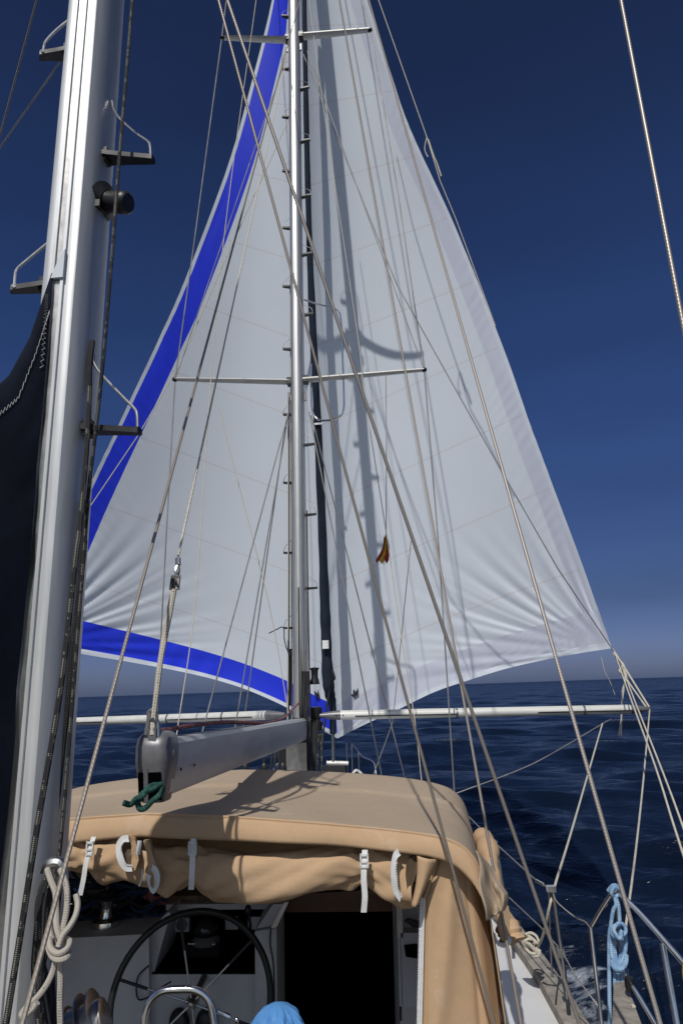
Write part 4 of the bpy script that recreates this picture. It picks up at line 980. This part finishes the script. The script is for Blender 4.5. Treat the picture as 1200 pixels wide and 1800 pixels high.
# things standing in the recess
ins = thing('compass', 'dark dome shaped compass on the shelf behind the steering wheel', 'compass', W(362, 1655, 4.95))
MB().lathe(W(362, 1652, 4.95), [(0, -.02), (.085, -.02), (.09, .0), (.06, .03), (0, .03)], 20).build('compass_base', M['cap'], ins)
MB().ball(W(362, 1634, 4.95), .075, .075, .07).build('compass_dome', M['lens'], ins)
i2 = thing('instrument_dial', 'small pale grey square dial left of the compass behind the wheel', 'instrument', W(320, 1630, 4.4))
MB().slab(WL([(308, 1614, 5), (332, 1614, 5), (332, 1638, 5), (308, 1638, 5)]), (0, .05, 0)).build('housing', M['gel_grey'], i2)
MB().lathe(W(320, 1626, 4.995), [(0, -.004), (.036, -.004), (.036, .004), (0, .004)], 18, az=Vector((0, -1, 0))).build('dial_face', M['screen'], i2)
i3 = thing('instrument_box', 'flat dark instrument box with a silver top edge under the compass', 'instrument', W(360, 1700, 4.9))
MB().slab(WL([(322, 1662, 4.9), (384, 1662, 4.9), (386, 1706, 4.9), (322, 1706, 4.9)]), (0, .12, 0)).build('box_body', M['lens'], i3)
MB().slab(WL([(330, 1658, 4.88), (378, 1659, 4.88), (378, 1661, 4.88), (330, 1660, 4.88)]), (0, .02, 0)).build('top_edge', M['stainless'], i3)
for a, lb in ((408, 'pale grey small screen behind the right of the steering wheel rim'), (448, 'pale grey small screen beside the companionway pillar')):
    t = thing('instrument_screen', lb, 'instrument', W(a, 1630, 5.1), 'small screens behind the wheel')
    MB().slab(WL([(a - 12, 1612, 5.1), (a + 10, 1612, 5.1), (a + 10, 1634, 5.1), (a - 12, 1634, 5.1)]), (0, .03, 0)).build('housing', M['gel_grey'], t)
t = thing('throttle_lever', 'thin black lever with knob right of the wheel top', 'lever', W(440, 1660, 4.7))
MB().tube(WL([(441, 1660, 4.7), (440, 1625, 4.7), (437, 1605, 4.68)]), .009, 8).build('shaft', M['black'], t)
MB().ball(W(436, 1600, 4.68), .022, .022, .03).build('knob', M['black'], t)
tag(MB().tube(crom(WL([(476, 1632, 4.57), (475, 1660, 4.57), (480, 1690, 4.57), (482, 1740, 4.57), (482, 1830, 4.57)]), 5), .005, 6).build('cable', M['black']), 'thin black cable down the white pillar beside the companionway', 'cable')
tag(MB().tube(crom(WL([(300, 1726, 4.45), (285, 1735, 4.5), (262, 1752, 4.55), (245, 1757, 4.57), (240, 1740, 4.57), (244, 1715, 4.58), (262, 1697, 4.6)]), 6), .005, 6).build('cable', M['black']), 'thin black cable looping left of the wheel hub', 'cable')
# lines and a bag on top of the side locker
for i, (x, y_, r, rot, mt, lb) in enumerate(((240, 1590, .13, .5, 'plain_black_rope', 'heap of dark rope on the locker top right of the winch'), (140, 1628, .12, -.3, 'plain_black_rope', 'dark coiled rope on the locker top left of the winch'), (290, 1578, .10, .9, 'red_rope', 'dim reddish rope heap under the canopy behind the winch'), (212, 1604, .15, .2, 'dark_blue_rope', 'dark blue rope heap beside the winch on the locker'), (262, 1602, .13, .2, 'dark_blue_rope', 'dark blue rope heap next to the recess on the locker'), (150, 1606, .14, .2, 'dark_blue_rope', 'dark blue rope heap behind the winch, by the white strap end'))):
    g = MB()
    for j in range(9):
        c = W(x + random.uniform(-14, 14), y_ + random.uniform(-6, 6), 5.0); q = [c + Vector((math.cos(a) * r * random.uniform(.7, 1.2), math.sin(a) * r * .6, .03 * j + .03 * math.sin(2 * a + j))) for a in np.linspace(0, 6.0, 12)]
        g.tube(crom(q, 3), .011, 6)
    tag(g.build('rope_heap', M[mt]), lb, 'rope', 'rope heaps on the locker')
tag(MB().ball(W(272, 1590, 5.2), .15, .10, .09, 16, 10, fn=lambda a, p: 1 + .12 * math.sin(5 * a + 3 * p)).build('bag', M['navy_strip']), 'dark blue soft bag on the locker under the canopy edge', 'bag')
wn = thing('winch', 'stainless steel winch standing on the white locker top left of the wheel', 'winch', W(186, 1640, 4.8))
wc = W(186, 1640, 4.8)
MB().lathe(wc, [(0, 0), (.092, 0), (.095, .05), (.09, .075), (.05, .09), (0, .09)], 24).build('winch_base', M['stainless'], wn)
MB().lathe(wc, [(0, .088), (.045, .09), (.036, .12), (.036, .17), (.05, .19), (0, .19)], 24).build('winch_drum', M['stainless'], wn)
MB().lathe(wc, [(0, .188), (.06, .19), (.064, .205), (.048, .212), (.062, .22), (.05, .24), (.02, .25), (.018, .275), (0, .28)], 24).build('winch_jaw', M['black'], wn)
MB().box(wc + Vector((-.06, 0, .24)), .14, .03, .02).build('winch_arm', M['black'], wn)
# steering wheel
wh = thing('steering_wheel', 'black rimmed steering wheel with thin spokes in front of the bulkhead', 'steering wheel', W(337, 1764, 4.3))
hub = W(337, 1764, 4.3); wx = Vector((.985, .17, 0)).normalized(); wy = Vector((0, .16, .987)).normalized(); RW = .440
MB().tube([hub + wx * (math.cos(a) * RW * .98) + wy * (math.sin(a) * RW) for a in np.linspace(0, 2 * math.pi, 65)[:-1]], .0185, 12, closed=True).build('rim', M['black'], wh)
for a in (R(160), R(102), R(40), R(-22), R(-80), R(-142)):
    e = hub + wx * (math.cos(a) * RW * .97) + wy * (math.sin(a) * RW * .98); mid = hub.lerp(e, .52)
    sp = MB().tube([hub - wx.cross(wy) * .0, mid, e], [.0062, .0055, .0055], 8).build('spoke', M['dullsteel'], wh)
    MB().tube([hub.lerp(e, .6), e], .0088, 8).build('spoke_sleeve', M['black'], sp)
MB().lathe(hub + Vector((0, .03, 0)), [(0, -.02), (.034, -.02), (.036, .02), (.022, .04), (.015, .06), (0, .062)], 18, az=Vector((0, -1, 0))).build('hub', M['dullsteel'], wh)
MB().tube([hub + Vector((0, .03, 0)), hub + Vector((0, .34, 0))], .022, 12).build('shaft', M['dullsteel'], wh)
for px in (315, 362):
    tag(MB().ball(W(px, 1800, 4.6), .063, .045, .085).build('foot_rest_cup', M['black']), f'dark oval opening low on the bulkhead, {"left" if px < 340 else "right"} of two behind the wheel spokes', 'vent', 'dark ovals behind the wheel')
# chrome hoop nearer than the wheel
gd = thing('grab_hoop', 'polished stainless steel hoop standing in front of the steering wheel', 'grab rail', W(315, 1850, 2.9))
q = crom(WL([(253, 1900, 2.88), (253, 1840, 2.88), (254, 1795, 2.88), (263, 1762, 2.88), (283, 1743, 2.88), (315, 1739, 2.88), (345, 1741, 2.88), (366, 1757, 2.88), (375, 1790, 2.88), (377, 1840, 2.88), (377, 1900, 2.88)]), 7)
MB().tube(q, .0135, 14).build('hoop_tube', M['stainless'], gd)
bl = thing('cloth_cover', 'light blue cloth cover gathered over a winch at the bottom edge', 'cover', W(488, 1850, 2.9))
c = W(489, 1832, 2.9)
MB().ball(c, .100, .095, .125, 72, 30, fn=lambda a, p: 1 + (.10 * math.sin(a * 6 + 2.5 * math.sin(p * 2)) + .07 * math.sin(a * 13 + p * 5) + .05 * math.sin(a * 23 - p * 4)) * min(1, .25 + p)).build('cover_cloth', M['bluebag'], bl)
MB().lathe(c + Vector((0, 0, -.20)), [(0, 0), (.09, 0), (.09, .12), (0, .12)], 20).build('winch_base', M['stainless'], bl)
w2 = thing('large_winch', 'chrome sheet winch lying in shade at the bottom left by the white rope', 'winch', W(150, 1850, 2.6))
ax = Vector((.93, .1, .35)).normalized(); c = W(150, 1805, 2.6)
for off, r, nm in ((-.045, .080, 'winch_flange'), (.0, .098, 'winch_flange'), (.038, .098, 'winch_flange'), (.065, .06, 'winch_cap')):
    MB().lathe(c + ax * off, [(0, -.006), (r * .8, -.007), (r, -.003), (r, .003), (r * .8, .007), (0, .006)], 28, az=ax).build(nm, M['dullsteel'], w2)
MB().lathe(c - ax * .13, [(0, 0), (.075, 0), (.07, .08), (.06, .19), (0, .19)], 24, az=ax).build('winch_drum', M['dullsteel'], w2)
cl = thing('chrome_fitting', 'small bright chrome fitting on a thin rod right of the steel hoop', 'fitting', W(400, 1787, 3.4))
MB().tube(WL([(383, 1777, 3.4), (405, 1788, 3.4)]), .006, 8).build('rod', M['stainless'], cl)
MB().tube(WL([(394, 1783, 3.39), (404, 1788, 3.39)]), .011, 8).build('sleeve', M['stainless'], cl)
MB().ball(W(416, 1794, 3.4), .01, .01, .014).build('knob', M['stainless'], cl)
# white rope hank hung on the mast
hk = [([(86, 1536, 2.2), (84, 1530, 2.2), (90, 1548, 2.19), (98, 1570, 2.18), (99, 1600, 2.17), (100, 1630, 2.15), (108, 1655, 2.14)]),
      ([(106, 1528, 2.2), (112, 1540, 2.19), (118, 1562, 2.18), (118, 1595, 2.17), (112, 1630, 2.16), (106, 1660, 2.15)]),
      ([(134, 1572, 2.2), (137, 1590, 2.19), (133, 1610, 2.17), (122, 1630, 2.15), (110, 1645, 2.13), (103, 1665, 2.12)]),
      ([(100, 1612, 2.2), (88, 1625, 2.2), (90, 1645, 2.19), (97, 1665, 2.18)]),
      ([(86, 1650, 2.13), (90, 1668, 2.11), (103, 1676, 2.10), (118, 1668, 2.11), (123, 1655, 2.14), (112, 1650, 2.2), (95, 1650, 2.2), (86, 1662, 2.13), (92, 1680, 2.11), (104, 1687, 2.10), (119, 1682, 2.11), (122, 1668, 2.15)]),
      ([(99, 1680, 2.14), (94, 1705, 2.14), (83, 1730, 2.13), (66, 1753, 2.12), (48, 1770, 2.12), (39, 1782, 2.12), (42, 1786, 2.11), (56, 1776, 2.1), (66, 1762, 2.1)]),
      ([(106, 1685, 2.14), (107, 1720, 2.14), (106, 1770, 2.14), (108, 1830, 2.14)])]
wr = thing('rope_hank', 'dirty white flecked rope tied in a hank with a knot at the mizzen mast foot', 'rope', W(100, 1690, 2.15))
for i, p in enumerate(hk): MB().tube(crom(WL(p), 7), .0086, 10).build('rope_wrap' if i == 4 else 'rope_strand', M['hank_rope'], wr)
tag(MB().tube(crom(WL([(80, 1535, 2.24), (86, 1520, 2.24), (98, 1515, 2.24), (108, 1520, 2.24), (112, 1545, 2.24), (104, 1550, 2.22)]), 5), .016, 8).build('mast_cleat', M['dullsteel']), 'grey metal cleat on the mizzen mast holding the white rope hank', 'cleat')

# ------------------------------------------------------------------ starboard rail, stanchions and gear
t = thing('stern_rail', 'stainless steel tube rail with posts at the lower right', 'rail', W(1058, 1812, 4.1))
MB().tube(crom(WL([(1040, 1627, 4.3), (1058, 1596, 4.22), (1074, 1572, 4.14), (1082, 1566, 4.08), (1095, 1577, 3.95), (1130, 1612, 3.6), (1200, 1692, 3.07), (1290, 1795, 2.65)]), 6), .0125, 12).build('top_rail', M['stainless'], t)
MB().tube(WL([(1037, 1630, 4.3), (1045, 1700, 4.25), (1058, 1812, 4.15), (1062, 1850, 4.12)]), .0115, 12).build('rail_post', M['dullsteel'], t)
MB().tube(WL([(1083, 1572, 4.06), (1088, 1650, 4.03), (1098, 1735, 4.0), (1103, 1800, 4.0)]), .012, 12).build('rail_post', M['dullsteel'], t)
MB().tube(WL([(1164, 1658, 3.32), (1190, 1805, 3.24), (1200, 1860, 3.2)]), .0145, 12).build('rail_post', M['stainless'], t)
MB().tube(crom(WL([(1100, 1705, 3.8), (1103, 1722, 3.75), (1120, 1748, 3.6), (1152, 1802, 3.3), (1175, 1840, 3.2)]), 5), .011, 10).build('lower_rail', M['stainless'], t)
MB().lathe(W(1106, 1730, 3.72), [(0, -.03), (.02, -.03), (.024, .0), (.02, .03), (0, .03)], 12).build('rail_clamp', M['black'], t)
pl = MB().slab(WL([(1078, 1727, 3.94), (1099, 1724, 3.94), (1132, 1815, 3.35), (1152, 1870, 3.1), (1070, 1870, 3.1), (1075, 1800, 3.4)]), (0, 0, -.035))
t2 = thing('teak_plank', 'weathered grey teak plank seat under the light blue rope coil', 'plank', W(1100, 1800, 3.5))
pl.build('board', M['teak'], t2, smooth=False); MB().box(W(1112, 1768, 3.61), .016, .022, .006).build('brass_plate', M['white_rope'], t2)
bc = thing('rope_coil', 'light blue rope coil hanging from the corner of the steel stern rail', 'rope', W(1084, 1725, 4.0))
for p in ([(1068, 1566, 4.02), (1076, 1557, 4.0), (1084, 1558, 4.0), (1087, 1568, 4.02), (1080, 1578, 4.0), (1074, 1570, 3.98), (1078, 1560, 3.99), (1088, 1562, 4.0)],
          [(1079, 1576, 3.99), (1082, 1590, 3.98), (1077, 1600, 3.98), (1073, 1625, 3.98), (1070, 1650, 3.98), (1070, 1720, 3.96), (1071, 1800, 3.9), (1070, 1830, 3.9)],
          [(1082, 1580, 3.99), (1086, 1592, 3.98), (1088, 1612, 3.98), (1089, 1640, 3.96), (1088, 1652, 3.95)]):
    MB().tube(crom(WL(p), 6), .010, 8).build('rope_strand', M['blue_rope'], bc)
for i, (w_, dy) in enumerate(((0, 0), (3.5, .01), (7, .02))):
    p = [(1074 + w_, 1640, 3.97 + dy), (1073 + w_ * .8, 1660, 3.97 + dy), (1076 + w_ * .8, 1685, 3.95 + dy), (1085, 1700 - w_, 3.93 + dy), (1095 - w_ * .8, 1685, 3.95 + dy), (1099 - w_, 1660, 3.97 + dy), (1098 - w_, 1640, 3.97 + dy)]
    MB().tube(crom(WL(p), 6), .0105, 8).build('rope_strand', M['blue_rope'], bc)
MB().tube(crom(WL([(1087, 1625, 3.94), (1076, 1630, 3.94), (1076, 1643, 3.93), (1086, 1647, 3.92), (1098, 1640, 3.93), (1097, 1628, 3.94), (1087, 1623, 3.94), (1078, 1634, 3.92), (1088, 1650, 3.9), (1092, 1636, 3.92)]), 6), .010, 8).build('rope_wrap', M['blue_rope'], bc)
MB().tube(crom(WL([(1074, 1690, 3.93), (1080, 1702, 3.9), (1092, 1703, 3.9), (1099, 1692, 3.92), (1100, 1680, 3.95)]), 5), .012, 8).build('rope_wrap', M['blue_rope'], bc)
for x in (1080, 1086, 1092): MB().tube(WL([(x, 1700, 3.96), (x, 1734, 3.94)]), .0095, 8).build('rope_strand', M['blue_rope'], bc)
lb_ = thing('lifebuoy', 'yellow lifebuoy edge just showing at the right edge below the steel rail', 'lifebuoy', W(1225, 1750, 3.0))
cc = W(1266, 1720, 3.0)
MB().tube([cc + Vector((math.cos(a) * .10, .02, math.sin(a) * .10)) for a in np.linspace(-.9, math.pi + .9, 30)], .036, 14).build('buoy_body', M['yellow'], lb_)
g1 = 'guard rail posts along the right side deck'
s1 = thing('stanchion', 'thin guard rail post nearest the canopy, farther one from the camera', 'post', W(893, 1640, 5.6), g1)
MB().tube(WL([(871, 1482, 5.6), (881, 1545, 5.58), (894, 1625, 5.55), (898, 1660, 5.52)]), .0125, 10).build('post', M['dullsteel'], s1)
MB().ball(W(871, 1481, 5.6), .018, .018, .018).build('post_cap', M['stainless'], s1)
s2 = thing('stanchion', 'guard rail post with a thin brace and ropes at its top, beside the stern rail', 'post', W(990, 1730, 4.5), g1)
MB().tube(WL([(970, 1560, 4.5), (980, 1630, 4.5), (990, 1700, 4.5), (996, 1755, 4.5)]), .0125, 10).build('post', M['dullsteel'], s2)
MB().tube(WL([(964, 1562, 4.52), (966, 1640, 4.54), (970, 1718, 4.56)]), .006, 8).build('brace', M['dullsteel'], s2)
MB().box(W(968, 1562, 4.5), .05, .04, .03).build('post_cap', M['stainless'], s2)
MB().box(W(985, 1675, 4.5), .04, .04, .04).build('clamp', M['cap'], s2)
LF = 'guard wires along the right side'
R_('guard_wire', 'upper guard wire left of the rope topped guard post', 'wire', LF, [(800, 1412, 7.6), (872, 1484, 5.6), (940, 1546, 4.7), (966, 1563, 4.5)], .0045, 'wire_thin')
R_('guard_wire', 'upper guard wire sagging between the rope topped post and the stern rail', 'wire', LF, [(970, 1563, 4.5), (978, 1585, 4.47), (1010, 1612, 4.4), (1027, 1620, 4.34), (1036, 1630, 4.3)], .0042, 'wire_thin', smooth=5)
R_('guard_wire', 'lower guard wire running from the canopy down to the rope topped post', 'wire', LF, [(840, 1530, 6.2), (886, 1570, 5.57), (950, 1630, 4.8), (987, 1672, 4.5), (1010, 1715, 4.3), (1050, 1768, 4.17)], .0042, 'wire_thin')
R_('turnbuckle', 'bright steel turnbuckle on the upper guard wire', 'fitting', None, [(942, 1548, 4.68), (956, 1556, 4.58)], .011, 'stainless')
for pts, lb in (([(890, 1690, 4.7), (915, 1722, 4.35), (985, 1805, 3.7), (1010, 1840, 3.6)], 'dark jackline rope lying along the white side deck, inner of two'), ([(905, 1665, 4.9), (935, 1716, 4.4), (1000, 1800, 3.8), (1025, 1835, 3.65)], 'dark thin rope lying along the white side deck, outer of two')):
    P = [EYE + ray(a, b) * ((sheer(y) + .022) / ray(a, b).z) for a, b, y in pts]
    tag(MB().tube(P, .006, 6).build('deck_rope', M['wire_thin']), lb, 'rope', 'ropes lying on the side deck')
ct_ = thing('deck_cleat', 'steel cleat wrapped with pale rope on the grey toe rail at the right', 'cleat', W(934, 1668, 5.0))
g = MB()
for j in range(9):
    a = j * .7; c = W(928 + 6 * math.cos(a), 1658 + 6 * math.sin(a * 1.3), 4.95); g.tube(crom([c + Vector((.05 * math.cos(u + a), .03 * math.sin(u), .05 * math.sin(u + .5 * a))) for u in np.linspace(0, 5.6, 9)], 3), .009, 6)
g.build('rope_wrap', M['white_rope'], ct_)
MB().lathe(W(938, 1680, 4.95), [(0, 0), (.03, 0), (.014, .02), (.014, .06), (.025, .075), (0, .08)], 14).build('cleat_post', M['stainless'], ct_)
q = [B(1.93 + .10 * math.cos(a), 4.35 + .17 * math.sin(a), sheer(4.4) + .02) for a in np.linspace(0, 5.2, 20)]
tag(MB().tube(q, .005, 6).build('deck_ring_line', M['wire_thin']), 'thin grey line lying in a loop on the white side deck', 'rope')

# ------------------------------------------------------------------ bow fittings beyond the canopy
pp = thing('bow_rail', 'thin stainless bow rail with upright posts beyond the tan roof', 'rail', W(650, 1370, 11))
MB().tube(crom(WL([(608, 1296, 12.4), (616, 1304, 12.3), (628, 1319, 12.0), (638, 1331, 11.6), (652, 1337, 11.2), (658, 1344, 11.0), (661, 1365, 10.9), (663, 1390, 10.9)]), 5), .0135, 10).build('top_rail', M['dullsteel'], pp)
for a in ((618, 1309, 12.1, 620, 1385), (609, 1306, 12.3, 611, 1385), (630, 1322, 11.8, 631, 1385)):
    MB().tube(WL([(a[0], a[1], a[2]), (a[3], a[4], a[2])]), .0125, 8).build('rail_post', M['dullsteel'], pp)
ws = thing('anchor_windlass', 'pale anchor gear and rope on the foredeck beyond the tan roof', 'windlass', W(598, 1385, 11.4))
MB().tube(WL([(574, 1341, 11.4), (612, 1342, 11.4)]), .035, 10).build('pale_bar', M['pole'], ws)
MB().box(W(590, 1368, 11.4), .34, .3, .4).build('dark_body', M['black'], ws)
MB().lathe(W(640, 1372, 11.0), [(0, 0), (.07, 0), (.05, .04), (.02, .09), (0, .1)], 12).build('deck_lead', M['pole'], ws)
MB().tube(crom(WL([(620, 1360, 11), (626, 1354, 11), (634, 1359, 11), (638, 1366, 11)]), 4), .02, 8).build('pale_hose', M['pole'], ws)
lr = thing('bow_rail', 'short curved bow rail end showing under the boom left of the mast foot', 'rail', W(484, 1385, 10.5))
MB().tube(crom(WL([(478, 1385, 10.4), (482, 1352, 10.4), (490, 1342, 10.5), (500, 1338, 10.6)]), 5), .014, 8).build('top_rail', M['dullsteel'], lr)
vn = thing('mast_vang_block', 'dark pulley and strap under the boom left of the main mast', 'block', W(496, 1380, 7.0))
MB().slab(WL([(490, 1306, 7.2), (502, 1308, 7.2), (502, 1345, 7.2), (490, 1350, 7.2)]), (0, .06, 0)).build('strap', M['black'], vn)
MB().ball(W(497, 1352, 7.2), .04, .03, .07).build('block', M['black'], vn)
for px, lb in ((431, 'dark block hanging under the middle of the boom, left of two'), (464, 'dark block hanging under the middle of the boom, right of two')):
    t = thing('sheet_block', lb, 'block', W(px, 1365, 6.6), 'blocks under the boom')
    MB().ball(W(px, 1352, 6.6), .035, .025, .06).build('cheek', M['black'], t); MB().tube(WL([(px, 1344, 6.6), (px + 1, 1325, 6.6)]), .012, 6).build('strop', M['plain_black_rope'], t)
